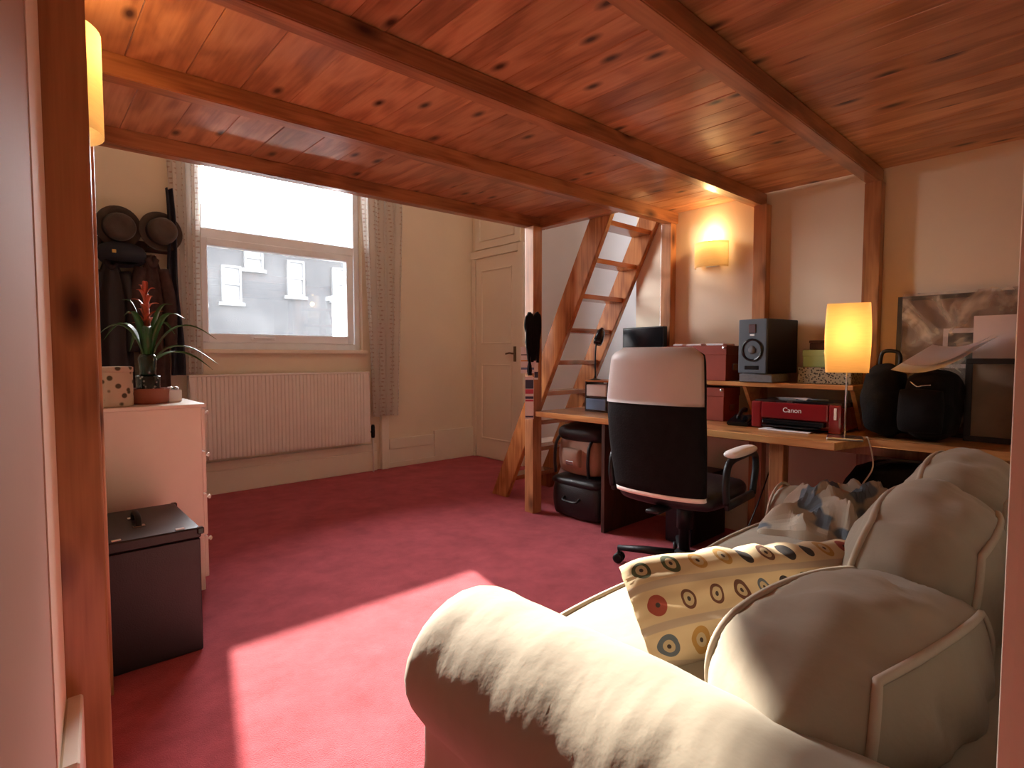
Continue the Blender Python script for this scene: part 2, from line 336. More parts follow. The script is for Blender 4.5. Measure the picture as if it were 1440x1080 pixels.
# outside brick
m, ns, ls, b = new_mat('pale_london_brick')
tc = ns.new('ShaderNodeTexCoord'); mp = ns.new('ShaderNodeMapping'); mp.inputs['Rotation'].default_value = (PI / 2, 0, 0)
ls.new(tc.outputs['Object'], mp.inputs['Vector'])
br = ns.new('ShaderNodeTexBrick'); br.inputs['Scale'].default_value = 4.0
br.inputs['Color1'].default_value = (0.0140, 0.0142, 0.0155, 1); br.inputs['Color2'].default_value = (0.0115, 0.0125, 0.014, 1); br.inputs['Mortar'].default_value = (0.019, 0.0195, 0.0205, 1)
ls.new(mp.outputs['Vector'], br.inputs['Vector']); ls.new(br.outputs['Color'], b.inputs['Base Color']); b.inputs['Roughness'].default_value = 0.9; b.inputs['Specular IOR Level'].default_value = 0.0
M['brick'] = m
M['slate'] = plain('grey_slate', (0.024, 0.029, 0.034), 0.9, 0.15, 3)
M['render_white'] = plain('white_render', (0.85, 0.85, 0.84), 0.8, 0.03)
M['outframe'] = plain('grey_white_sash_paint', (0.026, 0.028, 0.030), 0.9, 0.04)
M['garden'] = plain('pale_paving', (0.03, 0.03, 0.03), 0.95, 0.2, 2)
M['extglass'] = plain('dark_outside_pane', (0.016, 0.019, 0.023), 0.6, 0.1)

# ------------------------------------------------------------------ mesh helpers
OFF = {}
def thing(name, label, cat, loc=(0, 0, 0), rotz=0.0, group=None):
    o = bpy.data.objects.new(name, None); C.objects.link(o)
    o.location = loc; o.rotation_euler = (0, 0, rotz); o.empty_display_size = 0.05
    o['label'] = label; o['category'] = cat
    if group: o['group'] = group
    OFF[o.name] = Vector(loc); return o

def tag(o, label, cat, group=None):
    o['label'] = label; o['category'] = cat
    if group: o['group'] = group
    return o

def obj(name, bm, mat, parent=None, smooth=False, local=False, label=None):
    """bm is in world metres unless local; one mesh object"""
    off = Vector((0, 0, 0))
    if parent is not None:
        off = OFF.get(parent.name, Vector((0, 0, 0)))
        if not local: bmesh.ops.translate(bm, verts=bm.verts, vec=-off)
    bmesh.ops.recalc_face_normals(bm, faces=bm.faces)
    me = bpy.data.meshes.new(name); bm.to_mesh(me); bm.free()
    me.materials.append(M[mat] if isinstance(mat, str) else mat)
    o = bpy.data.objects.new(name, me); C.objects.link(o)
    if smooth:
        for p in me.polygons: p.use_smooth = True
    if parent is not None: o.parent = parent
    OFF[o.name] = off
    if label: o['label'] = label
    return o

def solo(name, bm, mat, label, cat, group=None, smooth=False):
    """a one-mesh thing with its origin at its base"""
    xs = [v.co.x for v in bm.verts]; ys = [v.co.y for v in bm.verts]; zs = [v.co.z for v in bm.verts]
    base = Vector(((min(xs) + max(xs)) / 2, (min(ys) + max(ys)) / 2, min(zs)))
    bmesh.ops.translate(bm, verts=bm.verts, vec=-base)
    o = obj(name, bm, mat, None, smooth); o.location = base
    OFF[o.name] = base
    return tag(o, label, cat, group)

def struct(name, bm, mat, smooth=False, label=None):
    o = obj(name, bm, mat, None, smooth); o['kind'] = 'structure'
    if label: o['label'] = label
    return o

def new(): return bmesh.new()

def bx(bm, lo, hi, bev=0.0, seg=1, mtx=None):
    t = bmesh.new(); bmesh.ops.create_cube(t, size=1.0)
    s = [abs(h - l) for l, h in zip(lo, hi)]; c = [(h + l) / 2 for l, h in zip(lo, hi)]
    for v in t.verts: v.co = Vector((v.co.x * s[0] + c[0], v.co.y * s[1] + c[1], v.co.z * s[2] + c[2]))
    if bev: bmesh.ops.bevel(t, geom=t.edges[:], offset=min(bev, min(s) * 0.45), segments=seg, profile=0.7, affect='EDGES')
    if mtx is not None: bmesh.ops.transform(t, matrix=mtx, verts=t.verts)
    me = bpy.data.meshes.new('tmp'); t.to_mesh(me); t.free(); bm.from_mesh(me); bpy.data.meshes.remove(me)
    return bm

def box(lo, hi, bev=0.0, seg=1, mtx=None): return bx(bmesh.new(), lo, hi, bev, seg, mtx)

def rings(bm, rr, cap=True, closed_ring=True):
    """skin a list of vertex rings"""
    vs = [[bm.verts.new(p) for p in r_] for r_ in rr]
    n_ = len(vs[0]); last = n_ if closed_ring else n_ - 1
    for a, c in zip(vs[:-1], vs[1:]):
        for i in range(last):
            j = (i + 1) % n_
            bm.faces.new((a[i], a[j], c[j], c[i]))
    if cap and closed_ring:
        try: bm.faces.new(vs[0]); bm.faces.new(vs[-1])
        except ValueError: pass
    return vs

def tube(bm, pts, rad, n_=8, cap=True):
    pts = [Vector(p) for p in pts]; rr = []
    up = Vector((0, 0, 1))
    prev = None
    for i, p in enumerate(pts):
        d = (pts[min(i + 1, len(pts) - 1)] - pts[max(i - 1, 0)]).normalized()
        if prev is None:
            a = up if abs(d.z) < 0.9 else Vector((1, 0, 0))
            x = d.cross(a).normalized()
        else:
            x = (prev - d * prev.dot(d)).normalized()
        y = d.cross(x); prev = x
        rd = rad[i] if isinstance(rad, (list, tuple)) else rad
        rr.append([p + x * math.cos(2 * PI * k / n_) * rd + y * math.sin(2 * PI * k / n_) * rd for k in range(n_)])
    rings(bm, rr, cap); return bm

def lathe(bm, prof, n_=24, center=(0, 0, 0), cap=True, mtx=None):
    rr = []
    for rd, z in prof:
        ring = [Vector((rd * math.cos(2 * PI * k / n_), rd * math.sin(2 * PI * k / n_), z)) for k in range(n_)]
        if mtx is not None: ring = [mtx @ p for p in ring]
        rr.append([p + Vector(center) for p in ring])
    rings(bm, rr, cap); return bm

def spline(ctrl, n_=8):
    """Catmull-Rom through control points"""
    P_ = [Vector(p) for p in ctrl]; P_ = [P_[0] * 2 - P_[1]] + P_ + [P_[-1] * 2 - P_[-2]]
    out_ = []
    for i in range(1, len(P_) - 2):
        for k in range(n_):
            t = k / n_
            a, b_, c, d = P_[i - 1], P_[i], P_[i + 1], P_[i + 2]
            out_.append(0.5 * ((2 * b_) + (c - a) * t + (2 * a - 5 * b_ + 4 * c - d) * t * t + (3 * b_ - a - 3 * c + d) * t ** 3))
    out_.append(P_[-2]); return out_

def prism(bm, poly, z0, z1, bev=0.0):
    a = [bm.verts.new((x, y, z0)) for x, y in poly]; c = [bm.verts.new((x, y, z1)) for x, y in poly]
    bm.faces.new(a[::-1]); bm.faces.new(c)
    for i in range(len(poly)):
        j = (i + 1) % len(poly); bm.faces.new((a[i], a[j], c[j], c[i]))
    if bev: bmesh.ops.bevel(bm, geom=bm.edges[:], offset=bev, segments=1, affect='EDGES')
    return bm

def sheet(nu, nv, fn, thick=0.0, uvfn=None):
    bm = bmesh.new(); g = [[bm.verts.new(fn(i / nu, j / nv)) for j in range(nv + 1)] for i in range(nu + 1)]
    ul = bm.loops.layers.uv.new('UVMap') if uvfn else None
    for i in range(nu):
        for j in range(nv):
            f = bm.faces.new((g[i][j], g[i + 1][j], g[i + 1][j + 1], g[i][j + 1]))
            if ul:
                for l, (a, c) in zip(f.loops, ((i, j), (i + 1, j), (i + 1, j + 1), (i, j + 1))): l[ul].uv = uvfn(a / nu, c / nv)
    if thick: bmesh.ops.solidify(bm, geom=bm.faces[:], thickness=thick)
    return bm

def puff_map(size, bulge, rnd):
    sx, sy, sz = [s / 2 for s in size]
    def f(u, v, w_):
        # rounded box, swollen faces
        p = Vector((u, v, w_)); q = Vector([c * (1 - rnd * 0.5 * ((p.length_squared - c * c) / 2) ** 1.5) for c in p])
        bl = [(1 - v * v) * (1 - w_ * w_), (1 - u * u) * (1 - w_ * w_), (1 - u * u) * (1 - v * v)]
        return Vector((q.x * sx + math.copysign(bulge[0] * bl[0] * abs(u) ** 4, u), q.y * sy + math.copysign(bulge[1] * bl[1] * abs(v) ** 4, v), q.z * sz + math.copysign(bulge[2] * bl[2] * abs(w_) ** 4, w_)))
    return f

def puffy(size, bulge=(0.03, 0.05, 0.03), rnd=0.35, n_=14, wr=0.006, seed=0, freq=9.0):
    bm = bmesh.new(); f = puff_map(size, bulge, rnd)
    for ax in range(3):
        for sgn in (-1, 1):
            g = []
            for i in range(n_ + 1):
                row = []
                for j in range(n_ + 1):
                    a, c = -1 + 2 * i / n_, -1 + 2 * j / n_
                    uvw = [0, 0, 0]; uvw[ax] = sgn; uvw[(ax + 1) % 3] = a; uvw[(ax + 2) % 3] = c
                    p = f(*uvw)
                    nz = noise.noise(p * freq + Vector((seed * 3.1, 0, 0))) + 0.5 * noise.noise(p * freq * 2.3 + Vector((0, seed, 0)))
                    edge = (1 - a ** 8) * (1 - c ** 8)
                    nrm = Vector([sgn if k == ax else 0 for k in range(3)])
                    row.append(bm.verts.new(p + nrm * nz * wr * edge))
                g.append(row)
            for i in range(n_):
                for j in range(n_): bm.faces.new((g[i][j], g[i + 1][j], g[i + 1][j + 1], g[i][j + 1]))
    bmesh.ops.remove_doubles(bm, verts=bm.verts, dist=0.0005)
    return bm, f

# ------------------------------------------------------------------ room shell
YF, XB, XA = 5.06, 3.51, 3.955          # far wall, chimney-breast face, alcove wall
ZT = 2.15                                # underside of the loft planks
YN = 0.045                               # room side of the near wall
def xl(y): return -0.090 + 0.095 * y     # left wall leans away a little
CZ = 4.10
struct('floor', prism(new(), [(-0.45, -1.45), (4.1, -1.45), (4.1, 5.2), (-0.45, 5.2)], -0.05, 0.0), 'carpet', label='red pile carpet')
struct('ceiling', box((-0.45, -1.45, CZ), (4.1, 5.3, CZ + 0.06)), 'ceil')
# far wall around the window opening
WX0, WX1, WZ0, WZ1 = 1.12, 2.575, 1.20, 2.98
HX0, HX1, HZ0, HZ1 = 0.90, 2.78, 3.21, 3.88          # added unseen window opening above the loft deck level
bm = new()
bx(bm, (-0.3, YF, 0), (WX0, YF + 0.28, HZ0)); bx(bm, (WX1, YF, 0), (4.1, YF + 0.28, HZ0))
bx(bm, (WX0, YF, 0), (WX1, YF + 0.28, WZ0)); bx(bm, (WX0, YF, WZ1), (WX1, YF + 0.28, HZ0)); bx(bm, (HX0, YF, HZ1), (HX1, YF + 0.28, CZ))
bx(bm, (-0.3, YF, HZ0), (HX0, YF + 0.28, CZ)); bx(bm, (HX1, YF, HZ0), (4.1, YF + 0.28, CZ))
struct('wall_far', bm, 'wall')
struct('wall_left', prism(new(), [(xl(-1.45), -1.45), (xl(5.2), 5.2), (xl(5.2) - 0.2, 5.2), (xl(-1.45) - 0.2, -1.45)], 0, CZ), 'wall')
bm = new()
bx(bm, (XB, -0.1, 0), (XA + 0.15, 2.50, CZ)); bx(bm, (XA, 4.17, 0), (XA + 0.15, 5.3, CZ))
struct('wall_right', bm, 'wall')
struct('wall_alcove', box((XA, 2.501, 0), (XA + 0.15, 4.169, CZ)), 'skytint_wall', label='alcove wall with pale skylight tint in its colour')
struct('wall_near', box((0.60, -0.10, 0), (XB, YN, CZ)), 'wall')
struct('wall_near_top', box((-0.3, -0.10, 2.25), (0.60, YN - 0.001, CZ)), 'wall')
bm = new(); bx(bm, (-0.4, -1.45, 0), (4.1, -1.35, CZ)); bx(bm, (1.6, -1.35, 0), (1.7, -0.1, CZ))
struct('wall_hall', bm, 'wall')
# door lining at the edge of the doorway where the camera stands
struct('trim_1', box((0.55, -0.115, 0), (0.60, YN + 0.012, 2.25), 0.008, 2), 'gloss', label='painted door lining')
# plaster strip and low white board on the left wall by the first post
struct('trim_2', prism(new(), [(xl(1.18) - 0.002, 1.18), (xl(1.455) - 0.002, 1.455), (xl(1.455) + 0.012, 1.455), (xl(1.18) + 0.012, 1.18)], 0, ZT), 'wall')
struct('trim_5', prism(new(), [(xl(0.30) - 0.002, 0.30), (xl(1.178) - 0.002, 1.178), (xl(1.178) + 0.010, 1.178), (xl(0.30) + 0.010, 0.30)], 0, ZT), 'tanpanel', label='darker tan wall panel by the doorway')  # thin panel over the left wall, darker than the strip beside it
struct('trim_3', prism(new(), [(xl(1.20) + 0.012, 1.20), (xl(1.452) + 0.012, 1.452), (xl(1.452) + 0.040, 1.452), (xl(1.20) + 0.040, 1.20)], 0, 0.44, 0.004), 'gloss')

# baseboards
def skirting(name, lo, hi, along, front):
    """stepped moulding: two boards and a bead. along='x' or 'y', front = -1 faces -axis"""
    bm = new()
    if along == 'x':
        bx(bm, (lo[0], lo[1], 0), (hi[0], hi[1], hi[2] * 0.72), 0.004)
        bx(bm, (lo[0], lo[1] + 0.012, hi[2] * 0.72), (hi[0], hi[1], hi[2] * 0.9), 0.004)
        bx(bm, (lo[0], lo[1] + 0.006, hi[2] * 0.88), (hi[0], hi[1], hi[2]), 0.006, 2)
    else:
        bx(bm, (lo[0], lo[1], 0), (hi[0], hi[1], hi[2] * 0.72), 0.004)
        bx(bm, (lo[0] + 0.012, lo[1], hi[2] * 0.72), (hi[0], hi[1], hi[2] * 0.9), 0.004)
        bx(bm, (lo[0] + 0.006, lo[1], hi[2] * 0.88), (hi[0], hi[1], hi[2]), 0.006, 2)
    return struct(name, bm, 'gloss')
skirting('baseboard_far', (0.42, YF - 0.035, 0), (2.70, YF, 0.27), 'x', -1)
bm = new()
bx(bm, (2.82, YF - 0.022, 0), (3.395, YF, 0.30), 0.004); bx(bm, (2.84, YF - 0.034, 0.19), (3.36, YF - 0.01, 0.30), 0.004); bx(bm, (2.82, YF - 0.032, 0), (3.40, YF, 0.055), 0.004)
bx(bm, (3.395, YF - 0.030, 0), (XA, YF, 0.335), 0.004)
struct('baseboard_far_boxing', bm, 'gloss')
struct('trim_4', box((2.745, YF - 0.05, 0), (2.83, YF, 1.2), 0.006), 'gloss', label='painted pipe boxing')
skirting('baseboard_right', (XA - 0.028, 2.52, 0), (XA, 4.12, 0.24), 'y', -1)

# door in the alcove with a cupboard door above it
d = bpy.data.objects.new('door_1', None); C.objects.link(d); d['kind'] = 'structure'; d['label'] = 'cream panelled door'; OFF['door_1'] = Vector((0, 0, 0))
DY0, DY1, DZ = 4.27, 4.985, 2.235
obj('door_leaf', box((XA - 0.018, DY0, 0.01), (XA, DY1, DZ), 0.003), 'gloss', d)
for (y0, y1, z0, z1) in ((DY0 + .10, DY1 - .10, 1.28, 2.10), (DY0 + .10, DY1 - .10, 0.22, 1.06)):
    bm = new(); bw = 0.018
    for (a, c) in (((y0, z0), (y1, z0 + bw)), ((y0, z1 - bw), (y1, z1)), ((y0, z0), (y0 + bw, z1)), ((y1 - bw, z0), (y1, z1))):
        bx(bm, (XA - 0.030, a[0], a[1]), (XA - 0.014, c[0], c[1]), 0.005)
    obj('door_panel', bm, 'gloss', d)
bm = new()
bx(bm, (XA - 0.040, DY0 - 0.085, 0), (XA, DY0 - 0.004, DZ + 0.085), 0.008, 2); bx(bm, (XA - 0.040, DY0 - 0.004, DZ + 0.004), (XA, YF - 0.002, DZ + 0.085), 0.008, 2)
bx(bm, (XA - 0.030, DY1 + 0.004, 0), (XA, YF - 0.002, DZ + 0.004), 0.006)
obj('architrave', bm, 'gloss', d)
h = obj('door_handle', box((XA - 0.026, DY0 + 0.035, 1.09), (XA - 0.016, DY0 + 0.075, 1.25), 0.003), 'brass', d, label='aged brass lever handle')
bm = new(); tube(bm, [(XA - 0.022, DY0 + 0.055, 1.175), (XA - 0.065, DY0 + 0.055, 1.175)], 0.009); tube(bm, spline([(XA - 0.065, DY0 + 0.05, 1.175), (XA - 0.068, DY0 + 0.09, 1.18), (XA - 0.066, DY0 + 0.15, 1.172)], 5), 0.009)
obj('lever', bm, 'brass', h, True)
d2 = bpy.data.objects.new('door_2', None); C.objects.link(d2); d2['kind'] = 'structure'; d2['label'] = 'cream cupboard door above the door'; OFF['door_2'] = Vector((0, 0, 0))
obj('door_leaf', box((XA - 0.018, DY0 - 0.02, DZ + 0.10), (XA, YF - 0.06, 2.95), 0.004), 'gloss', d2)
bm = new(); y0, y1, z0, z1 = DY0 + 0.06, YF - 0.14, DZ + 0.18, 2.87
for (a, c) in (((y0, z0), (y1, z0 + .018)), ((y0, z1 - .018), (y1, z1)), ((y0, z0), (y0 + .018, z1)), ((y1 - .018, z0), (y1, z1))):
    bx(bm, (XA - 0.030, a[0], a[1]), (XA - 0.014, c[0], c[1]), 0.005)
obj('door_panel', bm, 'gloss', d2)

# ------------------------------------------------------------------ window
win = bpy.data.objects.new('window_1', None); C.objects.link(win); win['kind'] = 'structure'; win['label'] = 'white two-light window'; OFF['window_1'] = Vector((0, 0, 0))
FY0, FY1 = 5.115, 5.185
bm = new()
bx(bm, (WX0, FY0, WZ0), (WX0 + 0.055, FY1, WZ1), 0.006); bx(bm, (2.515, FY0, WZ0), (WX1, FY1, WZ1), 0.006)
bx(bm, (WX0 + 0.05, FY0, WZ0), (2.52, FY1, WZ0 + 0.065), 0.006); bx(bm, (WX0 + 0.05, FY0, WZ1 - 0.05), (2.52, FY1, WZ1), 0.006)
bx(bm, (WX0 + 0.05, FY0, 2.12), (2.52, FY1, 2.205), 0.008)
obj('frame', bm, 'white', win)
bm = new()   # opening sash below
bx(bm, (WX0 + 0.045, FY0 - 0.02, 1.262), (WX0 + 0.10, FY1 - 0.01, 2.125), 0.008); bx(bm, (2.435, FY0 - 0.02, 1.262), (2.505, FY1 - 0.01, 2.125), 0.008)
bx(bm, (WX0 + 0.09, FY0 - 0.02, 1.262), (2.445, FY1 - 0.01, 1.338), 0.008); bx(bm, (WX0 + 0.09, FY0 - 0.02, 2.058), (2.445, FY1 - 0.01, 2.125), 0.008)
sash = obj('sash', bm, 'white', win)
obj('pane', box((WX0 + 0.095, 5.150, 1.33), (2.44, 5.156, 2.065)), 'glass', sash)
hd = new(); bx(hd, (1.54, FY0 - 0.032, 1.285), (1.75, FY0 - 0.018, 1.318), 0.005); bx(hd, (1.56, FY0 - 0.055, 1.295), (1.70, FY0 - 0.035, 1.312), 0.006); bx(hd, (1.70, FY0 - 0.045, 1.292), (1.735, FY0 - 0.03, 1.315), 0.005)
obj('window_handle', hd, 'white', sash)
obj('pane', box((WX0 + 0.05, 5.150, 2.20), (2.518, 5.156, WZ1 - 0.045)), 'glass', win)
obj('window_sill', box((WX0 - 0.03, YF - 0.055, 1.172), (WX1 + 0.03, FY0 + 0.02, 1.205), 0.010, 2), 'gloss', win)

win2 = bpy.data.objects.new('window_added', None); C.objects.link(win2); win2['kind'] = 'structure'; win2['label'] = 'added unseen high-level window'; OFF['window_added'] = Vector((0, 0, 0))  # out of view, added to brighten the far end of the room
bm = new()
bx(bm, (HX0, FY0, HZ0), (HX0 + 0.05, FY1, HZ1), 0.006); bx(bm, (HX1 - 0.05, FY0, HZ0), (HX1, FY1, HZ1), 0.006)
bx(bm, (HX0 + 0.05, FY0, HZ0), (HX1 - 0.05, FY1, HZ0 + 0.05), 0.006); bx(bm, (HX0 + 0.05, FY0, HZ1 - 0.05), (HX1 - 0.05, FY1, HZ1), 0.006)
obj('frame', bm, 'white', win2)
obj('pane', box((HX0 + 0.045, 5.150, HZ0 + 0.045), (HX1 - 0.045, 5.156, HZ1 - 0.045)), 'glass', win2)

# ------------------------------------------------------------------ outside
g = struct('ground_outside', box((-14, 5.4, -1.06), (22, 30, -1.0)), 'garden')
bl = thing('brick_house', 'pale brick house with white sash windows seen through the glass', 'building', (5, 16.5, -1.0))
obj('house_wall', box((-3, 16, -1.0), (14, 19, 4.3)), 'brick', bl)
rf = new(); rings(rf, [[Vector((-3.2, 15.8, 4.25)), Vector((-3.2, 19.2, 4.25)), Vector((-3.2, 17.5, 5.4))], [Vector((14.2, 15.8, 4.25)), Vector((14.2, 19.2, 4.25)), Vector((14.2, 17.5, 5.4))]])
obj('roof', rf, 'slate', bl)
for (cx, cz, hh) in ((4.38, 3.05, 0.48), (6.08, 3.35, 0.50), (4.95, 3.80, 0.30), (3.50, 2.95, 0.46), (7.4, 3.3, 0.48), (2.4, 3.0, 0.48)):
    wv = new(); hw = 0.24
    for (a, c) in (((-hw, -hh), (-hw + .05, hh)), ((hw - .05, -hh), (hw, hh)), ((-hw + .05, -hh), (hw - .05, -hh + .06)), ((-hw + .05, hh - .06), (hw - .05, hh)), ((-hw + .05, -.03), (hw - .05, .03)), ((-hw - .08, -hh - .09), (hw + .08, -hh))):
        bx(wv, (cx + a[0], 15.90, cz + a[1]), (cx + c[0], 16.05, cz + c[1]))
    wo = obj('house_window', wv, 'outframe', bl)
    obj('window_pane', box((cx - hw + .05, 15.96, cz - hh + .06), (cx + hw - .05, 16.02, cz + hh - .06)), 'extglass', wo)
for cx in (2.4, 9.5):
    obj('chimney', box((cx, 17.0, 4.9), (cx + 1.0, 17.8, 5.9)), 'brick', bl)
ex = thing('white_extension', 'white rendered garden extension with sloping roof outside the window', 'building', (5.6, 9.6, -1.0))
obj('extension_wall', box((4.75, 9.0, -1.0), (8.2, 10.6, 2.30)), 'render_white', ex)
rf = new(); rings(rf, [[Vector((4.66, 8.9, 2.24)), Vector((4.66, 10.7, 2.24)), Vector((4.66, 10.7, 2.32)), Vector((4.66, 8.9, 2.32))], [Vector((8.3, 8.9, 3.1)), Vector((8.3, 10.7, 3.1)), Vector((8.3, 10.7, 3.2)), Vector((8.3, 8.9, 3.2))]])
obj('extension_roof', rf, 'slate', ex)

# ------------------------------------------------------------------ loft platform
loft = thing('loft_platform', 'varnished pine loft platform of planks, beams and posts over the room', 'loft', (2.84, 2.90, 0))
BEAMS = {'A': (3.02, 2.875), 'B': (2.29, 2.150), 'C': (1.585, 1.535), 'D': (0.865, 0.915)}
def beam(yl, yr, x0, x1, wd=0.068, dp=0.075, sag=0.0):
    bm = new()
    lerp = lambda x: yl + (yr - yl) * (x - 0.0) / 3.5
    a, c = lerp(x0), lerp(x1)
    rings(bm, [[Vector((x0, a, ZT)), Vector((x0, a, ZT - dp)), Vector((x0, a + wd, ZT - dp)), Vector((x0, a + wd, ZT))],
               [Vector((x1, c, ZT)), Vector((x1, c, ZT - dp)), Vector((x1, c + wd, ZT - dp)), Vector((x1, c + wd, ZT))]])
    bmesh.ops.recalc_face_normals(bm, faces=bm.faces)
    bmesh.ops.bevel(bm, geom=bm.edges[:], offset=0.004, segments=2, affect='EDGES')
    return bm
for k, (yl_, yr_) in BEAMS.items():
    x1 = 2.945 if k == 'A' else XB - 0.001
    obj('beam', beam(yl_, yr_, xl(yl_) + 0.003, x1), 'beam', loft)
obj('trimmer_beam', box((2.878, 2.24, ZT - 0.075), (2.945, 2.895, ZT), 0.004, 2), 'trimmer', loft)
# posts
obj('post', box((2.785, 2.865, 0.0), (2.872, 2.952, ZT - 0.074), 0.004, 2), 'post', loft)
for (y0, y1) in ((2.165, 2.245), (1.505, 1.585), (0.905, 0.985)):
    obj('post', box((XB - 0.07, y0, 0.0), (XB - 0.001, y1, ZT - 0.074), 0.004, 2), 'post', loft)
obj('post', box((xl(1.5) + 0.006, 1.475, 0.0), (0.137, 1.55, ZT - 0.074), 0.004, 2), 'post', loft)
obj('post', box((xl(2.3) + 0.006, 2.26, 0.0), (0.219, 2.345, ZT - 0.074), 0.004, 2), 'post', loft)
# planks: grain along Y, boards broken over the middle of each beam
def seam(k, x):
    if k is None: return YN + 0.004
    l_, r_ = BEAMS[k]; return l_ + (r_ - l_) * x / 3.5 + (0.034 if k != 'A' else 0.060)
def planks(k0, k1, wd, x_end):
    b_ = box((-wd / 2 + 0.0007, 0, 0), (wd / 2 - 0.0007, 1.0, 0.022), 0.0022)
    me = bpy.data.meshes.new('plank'); b_.to_mesh(me); b_.free(); me.materials.append(M['plank'])
    x = xl(seam(k1, 0)) + 0.005
    while x < x_end - 0.02:
        ww = min(wd, x_end - x); xc = x + ww / 2
        o = bpy.data.objects.new('plank', me); C.objects.link(o); o.parent = loft
        o.location = Vector((xc, seam(k0, xc) + 0.001, ZT + random.choice((0, 0.0008, 0.0016)))) - OFF['loft_platform']
        o.scale = (ww / wd, seam(k1, xc) - seam(k0, xc) - 0.002, 1)
        x += ww
planks('B', 'A', 0.178, 2.940)
planks('C', 'B', 0.178, XB - 0.004)
planks('D', 'C', 0.118, XB - 0.004)
planks(None, 'D', 0.118, XB - 0.004)

# ------------------------------------------------------------------ ladder
lad = thing('loft_ladder', 'steep varnished pine ladder with open treads leading up to the loft', 'ladder', (3.2, 3.5, 0))
def stringer(x0, x1):
    bm = new(); ym = 3.53; yt = 2.415; zt = ZT + 0.02
    wd = 0.180                                     # horizontal cut width
    rings(bm, [[Vector((x, ym, 0)), Vector((x, ym - wd, 0)), Vector((x, yt - wd + 0.03, zt)), Vector((x, yt + 0.03, zt))] for x in (x0, x1)])
    bmesh.ops.recalc_face_normals(bm, faces=bm.faces)
    bmesh.ops.bevel(bm, geom=bm.edges[:], offset=0.004, segments=2, affect='EDGES'); return bm
obj('stringer', stringer(2.95, 2.992), 'stringer', lad)
obj('stringer', stringer(3.462, 3.504), 'stringer', lad)
for k in range(9):
    z = 0.175 + 0.2355 * k
    yc = 3.53 - 0.0775 - (3.53 - 2.445) * z / (ZT + 0.02)
    obj('tread', box((2.985, yc - 0.072, z - 0.034), (3.469, yc + 0.072, z), 0.004, 2), 'tread', lad)

# ------------------------------------------------------------------ desk
desk = thing('pine_desk', 'long pine desk fixed along the wall, narrower beside the sofa', 'desk', (3.1, 1.6, 0))
poly = [(2.80, 2.86), (3.43, 2.86), (3.43, 2.26), (3.435, 2.15), (3.435, 0.115), (3.075, 0.115), (3.075, 0.83), (2.80, 0.89)]
obj('desktop', prism(new(), poly, 0.712, 0.75, 0.003), 'desk', desk)
obj('leg', box((2.83, 1.13, 0), (2.90, 1.20, 0.711), 0.004), 'post', desk)
obj('support_panel', box((2.815, 2.235, 0), (3.42, 2.262, 0.711), 0.002), 'walnut', desk, label='dark brown laminate panel')
obj('rail', box((3.38, 0.12, 0.62), (3.42, 2.85, 0.711), 0.003), 'post', desk)
obj('leg', box((3.34, 0.14, 0), (3.41, 0.21, 0.62), 0.004), 'post', desk)
sh = thing('desk_shelf', 'low pine shelf standing on the desk carrying speaker and boxes', 'shelf', (3.3, 1.5, 0.75))
obj('shelf_board', box((3.185, 0.935, 0.972), (3.435, 2.09, 0.998), 0.003), 'desk', sh)
for y in (0.934, 1.50, 2.06):
    bm = new(); rings(bm, [[Vector((3.43, y, 0.751)), Vector((3.36, y, 0.751)), Vector((3.20, y, 0.971)), Vector((3.43, y, 0.971))], [Vector((3.43, y + 0.02, 0.751)), Vector((3.36, y + 0.02, 0.751)), Vector((3.20, y + 0.02, 0.971)), Vector((3.43, y + 0.02, 0.971))]])
    obj('bracket', bm, 'desk', sh)

